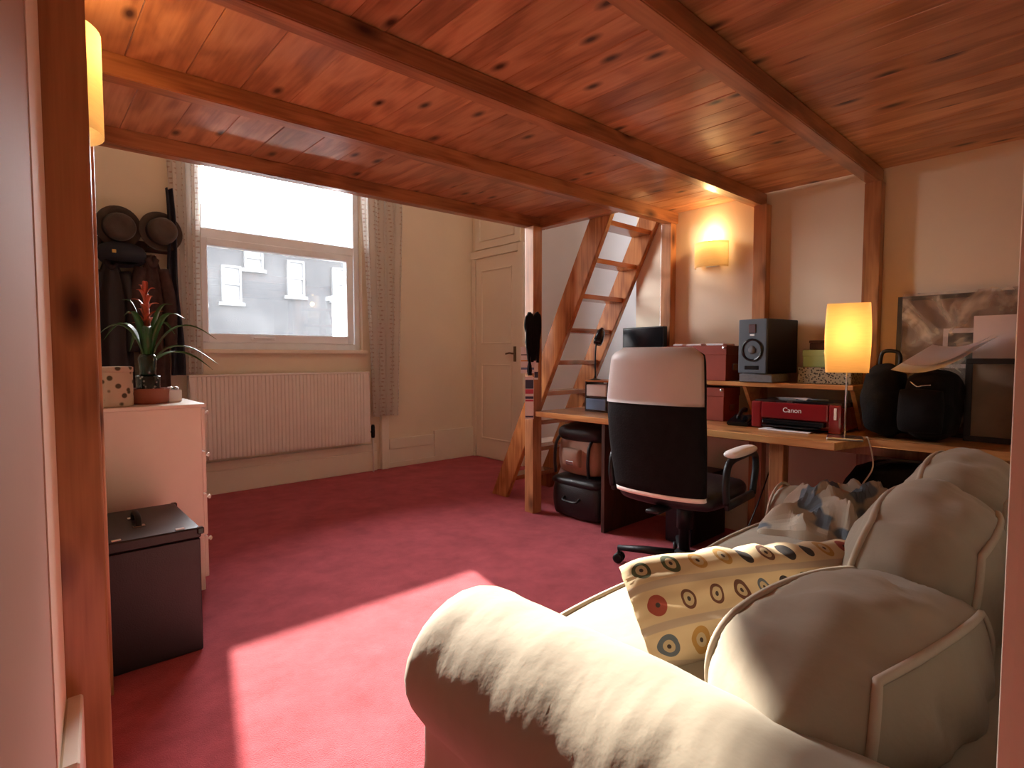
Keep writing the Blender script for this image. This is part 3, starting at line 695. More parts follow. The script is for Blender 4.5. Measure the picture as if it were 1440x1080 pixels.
# ------------------------------------------------------------------ sofa
sofa = thing('sofa', 'beige fabric sofa with rolled arms and loose puffy back cushions', 'sofa', (1.68, 0.55, 0))
def arm(xc, r, zc, y0, y1, outer, seed):
    """rolled arm running along Y; outer=-1 when the outside faces -X"""
    bm = new(); rr = []; ny = 64
    prof = []
    # from the skirt outside, up under the roll, over the top and down to the seat
    prof += [(outer * (r * 0.92), 0.015), (outer * (r * 0.80), 0.10), (outer * (r * 0.70), 0.22), (outer * (r * 0.70), zc - r * 0.72)]
    for k in range(19):
        a = math.radians(-38 + (180 + 66) * k / 18.0)
        prof.append((outer * math.cos(a) * r, zc + math.sin(a) * r))
    prof += [(-outer * r * 0.70, 0.30), (-outer * r * 0.70, 0.015)]
    for i in range(ny + 1):
        t = i / ny; y = y0 + (y1 - y0) * t
        s = 1.0
        if t > 0.93: s = math.sqrt(max(0.0, 1 - ((t - 0.93) / 0.07) ** 2 * 0.20))
        ring = []
        for k, (px, pz) in enumerate(prof):
            px_, pz_ = px * (0.90 + 0.10 * s), pz
            if pz > zc - r: pz_ = zc + (pz - zc) * s
            q = Vector((px_, 0, pz_ - zc)); n_ = q.normalized() if q.length else q
            fold = 0.0
            if 3 < k < 22:
                ph = noise.noise(Vector((seed, k * 0.07, y * 5))) * 5
                wgt = max(0.0, 1 - abs((k - 9) / 9.0)) * (0.35 + 0.65 * (1 - t))
                fold = math.sin(y * 150 + ph + k * 0.22) * 0.0013 * wgt + noise.noise(Vector((k * 0.3, y * 9, seed))) * 0.006
            elif k <= 3:
                fold = noise.noise(Vector((seed + k * 0.5, y * 7, 3.3))) * 0.012
            ring.append(Vector((xc + px_ + n_.x * fold, y, pz_ + n_.z * fold * (1 if k > 3 else 0))))
        rr.append(ring)
    # rounded front panel
    last = rr[-1]; c = Vector((xc, y1, 0.30))
    for f_, dy in ((0.93, 0.012), (0.6, 0.018), (0.2, 0.02)):
        rr.append([Vector((xc + (p.x - xc) * f_, y1 + dy, c.z + (p.z - c.z) * (1 - (1 - f_) * (0.55 if p.z > c.z else 1)))) for p in last])
    rings(bm, rr); return bm
a1 = obj('arm', arm(0.795, 0.175, 0.43, 0.10, 1.045, -1, 1.0), 'sofa', sofa, True)
a2 = obj('arm', arm(2.585, 0.150, 0.42, 0.10, 1.03, 1, 5.0), 'sofa', sofa, True)
bm = new(); tube(bm, [Vector((2.585 + 0.151 * math.cos(math.radians(t)), 1.035, 0.42 + 0.151 * math.sin(math.radians(t)))) for t in range(-30, 215, 8)], 0.006)
obj('piping', bm, 'piping', a2, True)
obj('base', box((0.90, 0.12, 0.03), (2.49, 0.985, 0.31), 0.03, 3), 'sofa', sofa, True)
obj('back_frame', box((0.86, 0.115, 0.03), (2.50, 0.19, 0.50), 0.03, 3), 'sofa', sofa, True)
def cushion(name, size, c, rot, bulge, rnd, seed, pipe='y', wr=0.008, freq=9.0):
    bm, f = puffy(size, bulge, rnd, 16, wr, seed, freq)
    mt = Matrix.Translation(c) @ Matrix.Rotation(rot[2], 4, 'Z') @ Matrix.Rotation(rot[1], 4, 'Y') @ Matrix.Rotation(rot[0], 4, 'X')
    bmesh.ops.transform(bm, matrix=mt, verts=bm.verts)
    o = obj(name, bm, 'sofa', sofa, True)
    for s in (-1, 1):
        loop = []
        N = 14
        for (a0, b0, a1_, b1_) in ((-1, -1, 1, -1), (1, -1, 1, 1), (1, 1, -1, 1), (-1, 1, -1, -1)):
            for k in range(N):
                t = k / N; a, b_ = a0 + (a1_ - a0) * t, b0 + (b1_ - b0) * t
                loop.append(mt @ (f(a, s, b_) if pipe == 'y' else f(a, b_, s)))
        loop.append(loop[0]); pb = new(); tube(pb, loop, 0.0085, 6)
        obj('piping', pb, 'piping', o, True)
    return o
cushion('seat_cushion', (0.76, 0.60, 0.16), (1.295, 0.70, 0.385), (0, 0, 0), (0.01, 0.02, 0.03), 0.20, 2, 'z')
cushion('seat_cushion', (0.76, 0.60, 0.16), (2.065, 0.70, 0.385), (0, 0, 0), (0.01, 0.02, 0.03), 0.20, 3, 'z')
cushion('back_cushion', (0.62, 0.29, 0.235), (1.215, 0.335, 0.552), (math.radians(4), math.radians(4), math.radians(-6)), (0.05, 0.045, 0.035), 0.36, 4, wr=0.028, freq=7.0)
cushion('back_cushion', (0.58, 0.25, 0.36), (1.765, 0.340, 0.588), (math.radians(10), 0, math.radians(4)), (0.03, 0.05, 0.04), 0.36, 6, wr=0.026, freq=7.0)
cushion('back_cushion', (0.56, 0.25, 0.36), (2.300, 0.355, 0.618), (math.radians(12), math.radians(-3), math.radians(2)), (0.03, 0.05, 0.04), 0.36, 8, wr=0.026, freq=7.0)

# button cushion standing on the seat, leaning on the back cushions
L_, H_, T_ = 0.98, 0.27, 0.17
def pillow_side(s):
    def fn(u, v):
        a, c = 2 * u - 1, 2 * v - 1
        th = T_ / 2 * (max(0, 1 - a ** 4) ** 0.6) * (max(0, 1 - c ** 4) ** 0.6)
        pin = 1 - 0.06 * (1 - abs(a)) * 0 - 0.05 * (1 - (abs(c))) * abs(a) ** 3
        x = a * L_ / 2 * (1 - 0.04 * (1 - c * c) - 0.05 * (a * c) ** 2); z = c * H_ / 2 * (1 - 0.05 * (1 - a * a) - 0.20 * a ** 4 * c * c)
        wv = 0.008 * math.sin(a * 15 + 3 * math.sin(a * 4) + c * 2) * max(0, c) ** 2 + 0.008 * noise.noise(Vector((a * 5, c * 4, s * 2.0)))
        return Vector((x, s * th + wv, z + 0.007 * math.sin(a * 18 + 4 * math.sin(a * 3)) * max(0, c) ** 3))
    return fn
bm = new()
for s in (-1, 1):
    t = sheet(44, 26, pillow_side(s), 0, lambda u, v: (u * 13.0, v * 3.0))
    me = bpy.data.meshes.new('tmp'); t.to_mesh(me); t.free(); bm.from_mesh(me); bpy.data.meshes.remove(me)
bmesh.ops.remove_doubles(bm, verts=bm.verts, dist=0.0008)
mt = Matrix.Translation((1.465, 0.575, 0.532)) @ Matrix.Rotation(math.radians(-18), 4, 'Z') @ Matrix.Rotation(math.radians(5), 4, 'Y') @ Matrix.Rotation(math.radians(-42), 4, 'X')
bmesh.ops.transform(bm, matrix=mt, verts=bm.verts)
solo('scatter_cushion', bm, 'buttons', 'cream striped scatter cushion printed with rows of buttons on the sofa', 'cushion', smooth=True)

# crumpled throw at the far end of the seat
def throw(u, v):
    x = 2.08 + 0.40 * u; y = 0.46 + 0.46 * v
    rid = abs(noise.noise(Vector((u * 3.1, v * 2.2, 1.7)))) * 1.0 + 0.5 * abs(noise.noise(Vector((u * 6.3 + 4, v * 5.1, 2.2))))
    dome = math.sin(PI * min(1, max(0, u))) ** 0.5 * math.sin(PI * min(1, max(0, v))) ** 0.5
    return Vector((x + 0.03 * noise.noise(Vector((u * 4, v * 4, 9))), y + 0.04 * noise.noise(Vector((u * 4, v * 4, 5))), 0.478 + dome * (0.05 + 0.26 * (1 - rid * 1.5) * (0.6 + 0.4 * u)) ))
solo('crumpled_throw', sheet(46, 46, throw, 0.006), 'throw', 'crumpled cream and blue patterned throw on the sofa seat', 'throw', smooth=False)

# ------------------------------------------------------------------ office chair
ch = thing('office_chair', 'high-backed black swivel chair with white headrest panel and arm pads', 'chair', (2.59, 1.525, 0), math.radians(6))
# local +X is forward. back shell
def back_ring(z, xo, half, th, nn=28, e=3.2):
    ring = []
    for k in range(nn):
        a = 2 * PI * k / nn
        cx, sy = math.cos(a), math.sin(a)
        px = math.copysign(abs(cx) ** (2 / e), cx) * th; py = math.copysign(abs(sy) ** (2 / e), sy) * half
        ring.append(Vector((xo + px + 0.03 * (py / half) ** 2, py, z)))
    return ring
def back_seg(zs):
    out_ = []
    for z in zs:
        t = (z - 0.49) / 0.70
        xo = -0.315 - 0.075 * t + (0.035 * max(0, t - 0.55) / 0.45 if t > 0.55 else 0) - 0.02 * math.sin(t * PI)
        half = 0.232 + 0.018 * math.sin(t * PI) - (0.0 if t < 0.93 else 0.06 * ((t - 0.93) / 0.07) ** 2)
        th = 0.042 if t < 0.9 else 0.042 * math.sqrt(max(0.05, 1 - ((t - 0.9) / 0.105) ** 2))
        out_.append(back_ring(z, xo, half, th))
    return out_
bm = new(); rings(bm, back_seg([0.50 + 0.685 * k / 22 for k in range(23)])); bk = obj('backrest', bm, 'blkcloth', ch, True, True)
rr = back_seg([0.925 + 0.262 * k / 14 for k in range(15)])
rear = []
for r_ in rr:
    c_ = sum(r_, Vector()) / len(r_)
    rear.append([p + (p - c_) * 0.02 + Vector((-0.003, 0, 0)) for p in r_[8:21]])
for f_ in (0.5, 0.0, -0.6):      # the cover rolls over the top
    rear.append([Vector((c_.x + (p.x - c_.x) * f_, p.y * 0.985, 1.192 - 0.004 * abs(f_ - 0.3))) for p in rear[14]])
bm = new(); rings(bm, rear, cap=False, closed_ring=False); bmesh.ops.solidify(bm, geom=bm.faces[:], thickness=0.004)
obj('headrest_panel', bm, 'chairwhite', ch, True, True)
bm = new(); rings(bm, back_seg([0.478, 0.486, 0.499])); obj('lower_trim', bm, 'chairwhite', ch, True, True, label='white trim band')
bm, _f = puffy((0.50, 0.50, 0.10), (0.02, 0.02, 0.015), 0.3, 10, 0.002); bmesh.ops.translate(bm, verts=bm.verts, vec=(-0.02, 0, 0.465)); obj('seat', bm, 'blkleather', ch, True, True)
for s in (-1, 1):
    bm = new(); y = s * 0.300
    tube(bm, spline([(-0.22, y, 0.47), (-0.235, y, 0.56), (-0.20, y, 0.655), (-0.05, y, 0.672), (0.12, y, 0.665), (0.16, y, 0.60), (0.12, y, 0.46)], 6), 0.017, 8)
    bx(bm, (-0.22, y - 0.012, 0.44), (0.13, y + 0.012, 0.48), 0.006)
    ar = obj('armrest', bm, 'blk', ch, True, True)
    bm, _f = puffy((0.30, 0.062, 0.032), (0.0, 0.004, 0.006), 0.35, 8, 0); bmesh.ops.translate(bm, verts=bm.verts, vec=(-0.05, y, 0.695)); obj('arm_pad', bm, 'chairwhite', ar, True, True)
bm = new(); bx(bm, (-0.12, -0.12, 0.385), (0.12, 0.12, 0.42), 0.01); lathe(bm, [(0.028, 0.10), (0.028, 0.25), (0.040, 0.25), (0.040, 0.385)], 16); bx(bm, (-0.36, -0.035, 0.40), (-0.1, 0.035, 0.418), 0.004)
obj('gas_lift', bm, 'blk', ch, True, True)
bm = new(); lathe(bm, [(0.05, 0.075), (0.05, 0.125), (0.03, 0.135)], 16)
hub = obj('base_hub', bm, 'blk', ch, False, True)
for k in range(5):
    a = math.radians(102 + 72 * k); dx, dy = math.cos(a), math.sin(a)
    bm = new(); tube(bm, [Vector((dx * 0.03, dy * 0.03, 0.105)), Vector((dx * 0.2, dy * 0.2, 0.097)), Vector((dx * 0.36, dy * 0.36, 0.082))], [0.026, 0.022, 0.016], 8)
    lg = obj('base_leg', bm, 'blk', ch, True, True)
    cb = new(); mt = Matrix.Translation((dx * 0.355, dy * 0.355, 0.029)) @ Matrix.Rotation(a, 4, 'Z') @ Matrix.Rotation(PI / 2, 4, 'X')
    for o_ in (-0.018, 0.018):
        lathe(cb, [(0.012, o_ - 0.011), (0.027, o_ - 0.010), (0.028, o_), (0.027, o_ + 0.010), (0.012, o_ + 0.011)], 16, mtx=mt)
    tube(cb, [(dx * 0.355, dy * 0.355, 0.03), (dx * 0.355, dy * 0.355, 0.085)], 0.009, 8)
    obj('caster', cb, 'blk', lg, True, True)

# ------------------------------------------------------------------ desk lamp
lamp = thing('table_lamp', 'lit table lamp with square cream paper shade on thin pole', 'lamp', (2.965, 0.900, 0.75), math.radians(17))
obj('base', box((-0.065, -0.075, 0.0005), (0.065, 0.075, 0.012), 0.003), 'chrome', lamp, False, True)
bm = new(); tube(bm, [(0, 0, 0.012), (0, 0, 0.52)], 0.0045, 8); obj('pole', bm, 'chrome', lamp, True, True)
bm = new(); nn = 40; rr = []
for k in range(17):
    t = k / 16; z = 0.322 + 0.322 * t; hw = 0.088 * (1 + 0.075 * math.sin(PI * t))
    ring = []
    for q in range(nn):
        a = 2 * PI * (q + 0.5) / nn; cx, sy = math.cos(a), math.sin(a); e = 0.16
        ring.append(Vector((math.copysign(abs(cx) ** e, cx) * hw, math.copysign(abs(sy) ** e, sy) * hw, z)))
    rr.append(ring)
rings(bm, rr, cap=False); obj('lamp_shade', bm, 'lampshade', lamp, True, True)
bm = new(); lathe(bm, [(0.006, 0.44), (0.022, 0.455), (0.028, 0.48), (0.022, 0.505), (0.006, 0.52)], 12); obj('bulb', bm, 'bulb', lamp, True, True)
def lamp_light(name, loc, e, rad, col=(1.0, 0.62, 0.28)):
    ld = bpy.data.lights.new(name, 'POINT'); ld.energy = e; ld.shadow_soft_size = rad; ld.color = col
    o = bpy.data.objects.new(name, ld); C.objects.link(o); o.location = loc; return o
lamp_light('table_lamp_light', (2.965, 0.900, 1.31), 0.42, 0.03, (1.0, 0.56, 0.22))
bm = new(); tube(bm, spline([(3.03, 0.865, 0.756), (3.045, 0.835, 0.757), (3.046, 0.822, 0.745), (3.045, 0.80, 0.62), (2.98, 0.83, 0.52), (2.95, 0.86, 0.35), (2.95, 0.95, 0.10), (3.0, 1.05, 0.008)], 8), 0.0035, 6)
solo('lamp_cable', bm, 'cable', 'white lamp cable hanging off the desk edge', 'cable', smooth=True)

# ------------------------------------------------------------------ wall sconces
def sconce(loc, ang, label, lit, e):
    t = thing('wall_sconce', label, 'wall light', loc, ang, None)
    # local +X points out of the wall
    obj('back_plate', box((0.0, -0.05, -0.10), (0.012, 0.05, 0.06), 0.004), 'white', t, False, True)
    bm = new(); rr = []
    for k in range(9):
        z = -0.135 + 0.26 * k / 8 if lit else -0.11 + 0.165 * k / 8
        rr.append([Vector((0.015 + 0.098 * math.sin(PI * q / 16), -0.115 * math.cos(PI * q / 16), z + 0.0)) for q in range(17)])
    rings(bm, rr, cap=False, closed_ring=False)
    bmesh.ops.solidify(bm, geom=bm.faces[:], thickness=0.004)
    obj('glass_shade', bm, 'sconce_lit' if lit else 'sconce', t, True, True)
    bm = new(); tube(bm, [(0.0, 0.0, -0.05), (0.05, 0.0, -0.055), (0.055, 0.0, -0.03)], 0.008, 8); lathe(bm, [(0.012, -0.03), (0.013, 0.045)], 12, (0.055, 0.0, 0)); obj('candle_holder', bm, 'white', t, True, True)
    bm = new(); lathe(bm, [(0.008, 0.045), (0.017, 0.065), (0.019, 0.085), (0.012, 0.115), (0.003, 0.135)], 12, (0.055, 0.0, 0)); obj('bulb', bm, 'bulb', t, True, True)
    o = lamp_light('sconce_light', (0, 0, 0), e, 0.025); o.parent = t; o.location = (0.055, 0, 0.10) if not lit else (0.055, 0, 0.10)
    return t
sconce((XB, 1.885, 1.845), PI, 'frosted half-round wall light with bare bulb showing, on the desk wall', False, 5.2)
sconce((xl(1.86) + 0.004, 1.86, 1.86), 0.0, 'glowing tall frosted wall light beside the pine post', True, 3.2)

# ------------------------------------------------------------------ things on and around the desk
def unit(name, label, cat, c, rotz=0.0, group=None): return thing(name, label, cat, c, rotz, group)

sp = unit('studio_speaker', 'grey-fronted black bookshelf speaker standing on a foam pad', 'speaker', (3.29, 1.43, 1.049), math.radians(-9))
obj('cabinet', box((-0.115, -0.088, 0.001), (0.185, 0.088, 0.312), 0.004), 'blk', sp, False, True)
bf = obj('baffle', box((-0.130, -0.088, 0.001), (-0.114, 0.088, 0.312), 0.006, 2), 'bluegrey', sp, False, True)
mt = Matrix.Translation((-0.130, 0.0, 0.135)) @ Matrix.Rotation(-PI / 2, 4, 'Y')
bm = new(); lathe(bm, [(0.066, -0.004), (0.066, 0.006), (0.058, 0.006), (0.052, -0.001), (0.024, -0.004)], 28, mtx=mt); cn = obj('woofer', bm, 'blkgloss', sp, True, True)
bm = new(); lathe(bm, [(0.024, 0.001), (0.018, 0.010), (0.004, 0.013)], 20, mtx=mt); obj('dust_cap', bm, 'greyfoam', cn, True, True)
obj('tweeter', box((-0.135, -0.022, 0.232), (-0.129, 0.022, 0.282), 0.004), 'tweeter', sp, False, True, label='dark red ribbon tweeter')
obj('port', box((-0.1315, -0.045, 0.022), (-0.129, 0.045, 0.044), 0.001), 'blkgloss', sp, False, True)
obj('badge', box((-0.1325, -0.014, 0.216), (-0.130, 0.014, 0.226)), 'paper', sp, False, True)
solo('foam_pad', box((3.165, 1.335, 0.999), (3.415, 1.525, 1.047), 0.004), 'greyfoam', 'wedge of grey foam under the studio speaker', 'pad')

def filebox(c, sz, label, papers):
    t = unit('file_box', label, 'box', c)
    dx, dy, dz = sz
    obj('body', box((0, 0, 0.001), (dx, dy, dz * 0.78), 0.002), 'red', t, False, True)
    ld = obj('lid', box((-0.004, -0.004, dz * 0.74), (dx + 0.004, dy + 0.004, dz), 0.002), 'red', t, False, True)
    lh = new()
    bx(lh, (dx * 0.35, -0.007, dz * 0.30), (dx * 0.65, -0.001, dz * 0.48), 0.002); obj('label_holder', lh, 'chrome', t, False, True)
    for y in (0.006, dy - 0.006):
        bm = new(); lathe(bm, [(0.010, 0), (0.010, 0.003), (0.004, 0.005)], 12, mtx=Matrix.Translation((-0.004, y + (0.006 if y < 0.1 else -0.006), dz * 0.93)) @ Matrix.Rotation(-PI / 2, 4, 'Y'))
        obj('corner_stud', bm, 'chrome', ld, False, True)
    return t
filebox((3.20, 1.625, 0.998), (0.22, 0.40, 0.215), 'red lidded file box on the desk shelf with papers on top', True)
filebox((3.21, 1.64, 0.75), (0.20, 0.38, 0.205), 'red lidded file box tucked beneath the desk shelf', False)
for i, (x, y, l, z) in enumerate(((3.23, 1.66, 0.11, 0), (3.24, 1.81, 0.10, 0), (3.22, 1.93, 0.07, 0))):
    solo('paper_wad', box((x, y, 1.2145), (x + 0.15, y + l, 1.226), 0.002), 'paper', ('white paper sheaf on the red file box lid next to the speaker', 'white paper sheaf in the middle of the red file box lid', 'short white paper sheaf on the red file box lid away from the speaker')[i], 'paper', 'paper on the red box')

solo('speckled_box', box((3.235, 0.96, 0.999), (3.42, 1.225, 1.088), 0.003), 'speckle', 'black and cream speckled box on the shelf under a green box', 'box')
gb = unit('green_box', 'pale green card box on top of the speckled box', 'box', (3.25, 0.99, 1.089))
obj('body', box((0, 0, 0.0005), (0.15, 0.215, 0.07), 0.002), 'green', gb, False, True); obj('lid', box((-0.003, -0.003, 0.058), (0.153, 0.218, 0.094), 0.003), 'green', gb, False, True)
bm = new(); lathe(bm, [(0.008, 0), (0.008, 0.003), (0.003, 0.005)], 10, mtx=Matrix.Translation((-0.003, 0.10, 0.078)) @ Matrix.Rotation(-PI / 2, 4, 'Y')); obj('stud', bm, 'gold', gb, False, True)
db = unit('trinket_box', 'small dark carved box on top of the green box', 'box', (3.27, 1.04, 1.1835))
obj('body', box((0, 0, 0.0005), (0.10, 0.14, 0.036), 0.003), 'walnut', db, False, True); obj('lid', box((-0.003, -0.003, 0.036), (0.103, 0.143, 0.052), 0.006, 2), 'walnut', db, False, True)

# printer
pr = unit('inkjet_printer', 'dark red inkjet printer with black paper tray under the shelf', 'printer', (3.08, 0.955, 0.75))
bm = new(); bx(bm, (0.03, 0.0, 0.012), (0.30, 0.455, 0.135), 0.012, 2)
obj('body', bm, 'redgloss', pr, True, True)
obj('scanner_lid', box((0.03, 0.004, 0.136), (0.30, 0.451, 0.158), 0.008, 2), 'blkgloss', pr, False, True)
obj('front_panel', box((0.0, 0.06, 0.060), (0.032, 0.40, 0.148), 0.008, 2), 'redgloss', pr, False, True)
for (a, c) in ((0.0, 0.058), (0.402, 0.455)): obj('side_column', box((0.002, a, 0.004), (0.034, c, 0.150), 0.010, 2), 'redgloss', pr, False, True)
obj('card_slot', box((-0.0005, 0.020, 0.075), (0.004, 0.032, 0.135), 0.001), 'chairwhite', pr, False, True)
bm = new(); bx(bm, (-0.02, 0.075, 0.030), (0.06, 0.385, 0.056), 0.004); bx(bm, (-0.045, 0.095, 0.022), (0.02, 0.375, 0.028), 0.002)
ty = obj('paper_tray', bm, 'blkgloss', pr, False, True)
obj('badge', box((-0.003, 0.235, 0.150), (0.004, 0.262, 0.158), 0.001), 'chrome', pr, False, True)
solo('printed_sheet', box((3.005, 1.08, 0.7525), (3.10, 1.335, 0.7555)), 'paper', 'white sheet lying at the printer tray', 'paper')
tcv = bpy.data.curves.new('lettering', 'FONT'); tcv.body = 'Canon'; tcv.size = 0.036; tcv.extrude = 0.0006; tcv.align_x = 'CENTER'
to = bpy.data.objects.new('lettering_curve', tcv); C.objects.link(to)
dg = bpy.context.evaluated_depsgraph_get(); me = bpy.data.meshes.new_from_object(to.evaluated_get(dg)); bpy.data.objects.remove(to)
me.materials.clear(); me.materials.append(M['paper'])
lo = bpy.data.objects.new('brand_lettering', me); C.objects.link(lo); lo.parent = pr
lo.matrix_local = Matrix.Translation((-0.0012, 0.235, 0.098)) @ Matrix(((0, 0, -1, 0), (-1, 0, 0, 0), (0, 1, 0, 0), (0, 0, 0, 1)))
# clutter on the scanner lid
solo('pen', tube(new(), [(3.19, 1.05, 0.9155), (3.16, 1.20, 0.9155)], 0.005, 8), 'bluepaper', 'blue pen lying on the printer lid', 'pen', smooth=True)
bm = sheet(6, 6, lambda u, v: Vector((3.13 + 0.10 * u, 1.14 + 0.16 * v, 0.912 + 0.012 * math.sin(u * 3 + v * 2))), 0.001)
solo('crumpled_receipt', bm, 'paper', 'curled white receipt on the printer lid', 'paper', smooth=True)

# black desk gadget (telephone cradle)
tp = unit('desk_telephone', 'low black telephone beside the printer', 'telephone', (3.14, 1.495, 0.75), math.radians(10))
bm = new(); rings(bm, [[Vector((-0.08, y, 0.001)), Vector((0.08, y, 0.001)), Vector((0.08, y, 0.055)), Vector((-0.08, y, 0.022))] for y in (-0.06, 0.06)])
bmesh.ops.bevel(bm, geom=bm.edges[:], offset=0.006, segments=2, affect='EDGES'); obj('body', bm, 'blkgloss', tp, False, True)
bm = new(); tube(bm, spline([(-0.06, 0.0, 0.045), (-0.02, 0, 0.068), (0.04, 0, 0.085), (0.085, 0, 0.082)], 5), [0.012] * 3 + [0.011] * 10 + [0.015] * 3, 10); obj('handset', bm, 'blk', tp, True, True)

# monitor and in-tray behind the chair
mo = unit('monitor', 'black flat monitor on the desk in front of the ladder', 'monitor', (3.365, 2.33, 0.75), math.radians(-6))
obj('screen_panel', box((-0.012, -0.19, 0.29), (0.025, 0.19, 0.605), 0.004), 'blk', mo, False, True)
obj('screen', box((-0.0135, -0.18, 0.30), (-0.011, 0.18, 0.597)), 'blkgloss', mo, False, True)
obj('stand', box((0.01, -0.03, 0.01), (0.035, 0.03, 0.34), 0.004), 'blk', mo, False, True); obj('foot', box((-0.08, -0.11, 0.0005), (0.10, 0.11, 0.014), 0.004), 'blk', mo, False, True)
it = unit('letter_tray', 'small wooden letter tray holding blue folders on the desk end', 'tray', (3.08, 2.42, 0.75))
for z in (0.001, 0.10, 0.215): obj('tray_board', box((0, 0, z), (0.20, 0.21, z + 0.012), 0.002), 'walnut' if z < 0.2 else 'desk', it, False, True)
for y in (0.0, 0.198): obj('tray_side', box((0, y, 0.013), (0.20, y + 0.012, 0.215), 0.001), 'walnut', it, False, True)
solo('blue_folder', box((3.072, 2.436, 0.764), (3.26, 2.614, 0.845), 0.004), 'bluepaper', 'thick blue folder in the lower slot of the letter tray', 'folder')
solo('white_folder', box((3.075, 2.436, 0.863), (3.26, 2.614, 0.945), 0.004), 'paper', 'thick pale folder in the upper slot of the letter tray', 'folder')
cl = unit('clip_lamp', 'small black lamp head beside the monitor', 'lamp', (3.16, 2.60, 0.966))
bm = new(); lathe(bm, [(0.045, 0.0), (0.045, 0.012), (0.01, 0.02)], 16); tube(bm, spline([(0, 0, 0.015), (0.01, 0.01, 0.2), (0.02, 0, 0.34)], 5), 0.006, 8); obj('stem', bm, 'blk', cl, True, True)
bm = new(); lathe(bm, [(0.03, 0), (0.036, 0.03), (0.03, 0.10), (0.012, 0.13)], 16, mtx=Matrix.Translation((0.02, 0, 0.27)) @ Matrix.Rotation(math.radians(25), 4, 'Y')); obj('lamp_head', bm, 'blkgloss', cl, True, True)

# bags under the desk beside the post
cs = unit('leather_case', 'rigid black leather case on the carpet under the desk', 'case', (3.06, 2.565, 0))
bm, _f = puffy((0.34, 0.42, 0.27), (0.02, 0.02, 0.02), 0.22, 12, 0.003); bmesh.ops.translate(bm, verts=bm.verts, vec=(0, 0, 0.142)); obj('body', bm, 'blkleather', cs, True, True)
bm, _f = puffy((0.355, 0.435, 0.06), (0.01, 0.01, 0.012), 0.25, 10, 0.002); bmesh.ops.translate(bm, verts=bm.verts, vec=(0, 0, 0.262)); obj('lid', bm, 'blkleather', cs, True, True)
bm = new(); tube(bm, spline([(-0.185, -0.07, 0.16), (-0.215, -0.06, 0.14), (-0.218, 0.0, 0.135), (-0.215, 0.06, 0.14), (-0.185, 0.07, 0.16)], 5), 0.009, 8); obj('handle', bm, 'blk', cs, True, True)
tb = unit('camera_bag', 'tan shoulder bag with black flap on top of the leather case', 'bag', (3.06, 2.575, 0.306))
bm, _f = puffy((0.26, 0.36, 0.26), (0.03, 0.02, 0.02), 0.25, 12, 0.006, 3); bmesh.ops.translate(bm, verts=bm.verts, vec=(0, 0, 0.135)); obj('body', bm, 'tanbag', tb, True, True)
bm, _f = puffy((0.275, 0.375, 0.11), (0.02, 0.02, 0.03), 0.35, 12, 0.006, 4); bmesh.ops.translate(bm, verts=bm.verts, vec=(0, 0, 0.295)); obj('flap', bm, 'blkleather', tb, True, True)
bm, _f = puffy((0.05, 0.17, 0.13), (0.012, 0.0, 0.0), 0.3, 8, 0.003, 5); bmesh.ops.translate(bm, verts=bm.verts, vec=(-0.155, 0.02, 0.13)); pk = obj('front_pocket', bm, 'tanbag', tb, True, True)
obj('buckle', box((-0.192, -0.02, 0.085), (-0.184, 0.05, 0.112), 0.003), 'chrome', pk, False, True)
for y in (-0.14, 0.17):
    bm = new(); tube(bm, spline([(-0.08, y, 0.30), (-0.14, y + 0.015, 0.22), (-0.15, y + 0.02, 0.1), (-0.14, y + 0.02, 0.0)], 5), 0.011, 6); obj('strap', bm, 'blk', tb, True, True)
solo('storage_carton', box((3.58, 3.45, 0.001), (3.90, 3.76, 0.36), 0.003), 'paper', 'white carton on the floor behind the ladder', 'box')

# black bags and papers at the wall end of the desk
bg1 = unit('black_holdall', 'soft black holdall with handle standing next to the lamp', 'bag', (3.215, 0.80, 0.778), math.radians(3))
bm, _f = puffy((0.26, 0.16, 0.29), (0.02, 0.01, 0.03), 0.35, 14, 0.02, 11, 7.0); bmesh.ops.translate(bm, verts=bm.verts, vec=(0, 0, 0.150)); obj('body', bm, 'blkcloth', bg1, True, True)
bm = new(); tube(bm, spline([(0.0, -0.05, 0.28), (0.0, -0.055, 0.37), (0.0, -0.03, 0.395), (0.0, 0.02, 0.385), (0.0, 0.03, 0.29)], 6), 0.009, 8); obj('handle', bm, 'blk', bg1, True, True)
bg2 = unit('black_backpack', 'bulky black backpack with steel zip under loose papers', 'bag', (3.205, 0.605, 0.770), math.radians(-3))
bm, _f = puffy((0.27, 0.18, 0.29), (0.02, 0.01, 0.02), 0.35, 14, 0.022, 13, 7.0); bmesh.ops.translate(bm, verts=bm.verts, vec=(0, 0, 0.152)); obj('body', bm, 'blkcloth', bg2, True, True)
bm, _f = puffy((0.07, 0.17, 0.20), (0.02, 0.0, 0.0), 0.35, 10, 0.006, 14); bmesh.ops.translate(bm, verts=bm.verts, vec=(-0.155, 0.01, 0.13)); obj('pocket', bm, 'blkcloth', bg2, True, True)
bm = new(); tube(bm, spline([(-0.162, 0.05, 0.262), (-0.178, 0.02, 0.242), (-0.178, 0.0, 0.246), (-0.172, -0.03, 0.250)], 4), 0.003, 6); obj('zip_pull', bm, 'chrome', bg2, True, True)
def ppr(dz, sx, sy):
    def fn(u, v):
        y = 0.75 - sy * u - 0.10 * v; x = 3.08 + 0.20 * v + sx * u
        return Vector((x, y, 1.085 + dz + 0.105 * v + 0.055 * u * u - 0.022 * math.sin(PI * u)))
    return fn
solo('paper_sheet', sheet(10, 10, ppr(0.0, 0.0, 0.265), 0.0012), 'paper', 'lower curling sheet of paper over the black backpack', 'paper', smooth=True)
bm = sheet(10, 10, lambda u, v: ppr(0.006, 0.0, 0.25)(u * 0.9 + 0.02, 0.25 + v * 0.85), 0.0012)
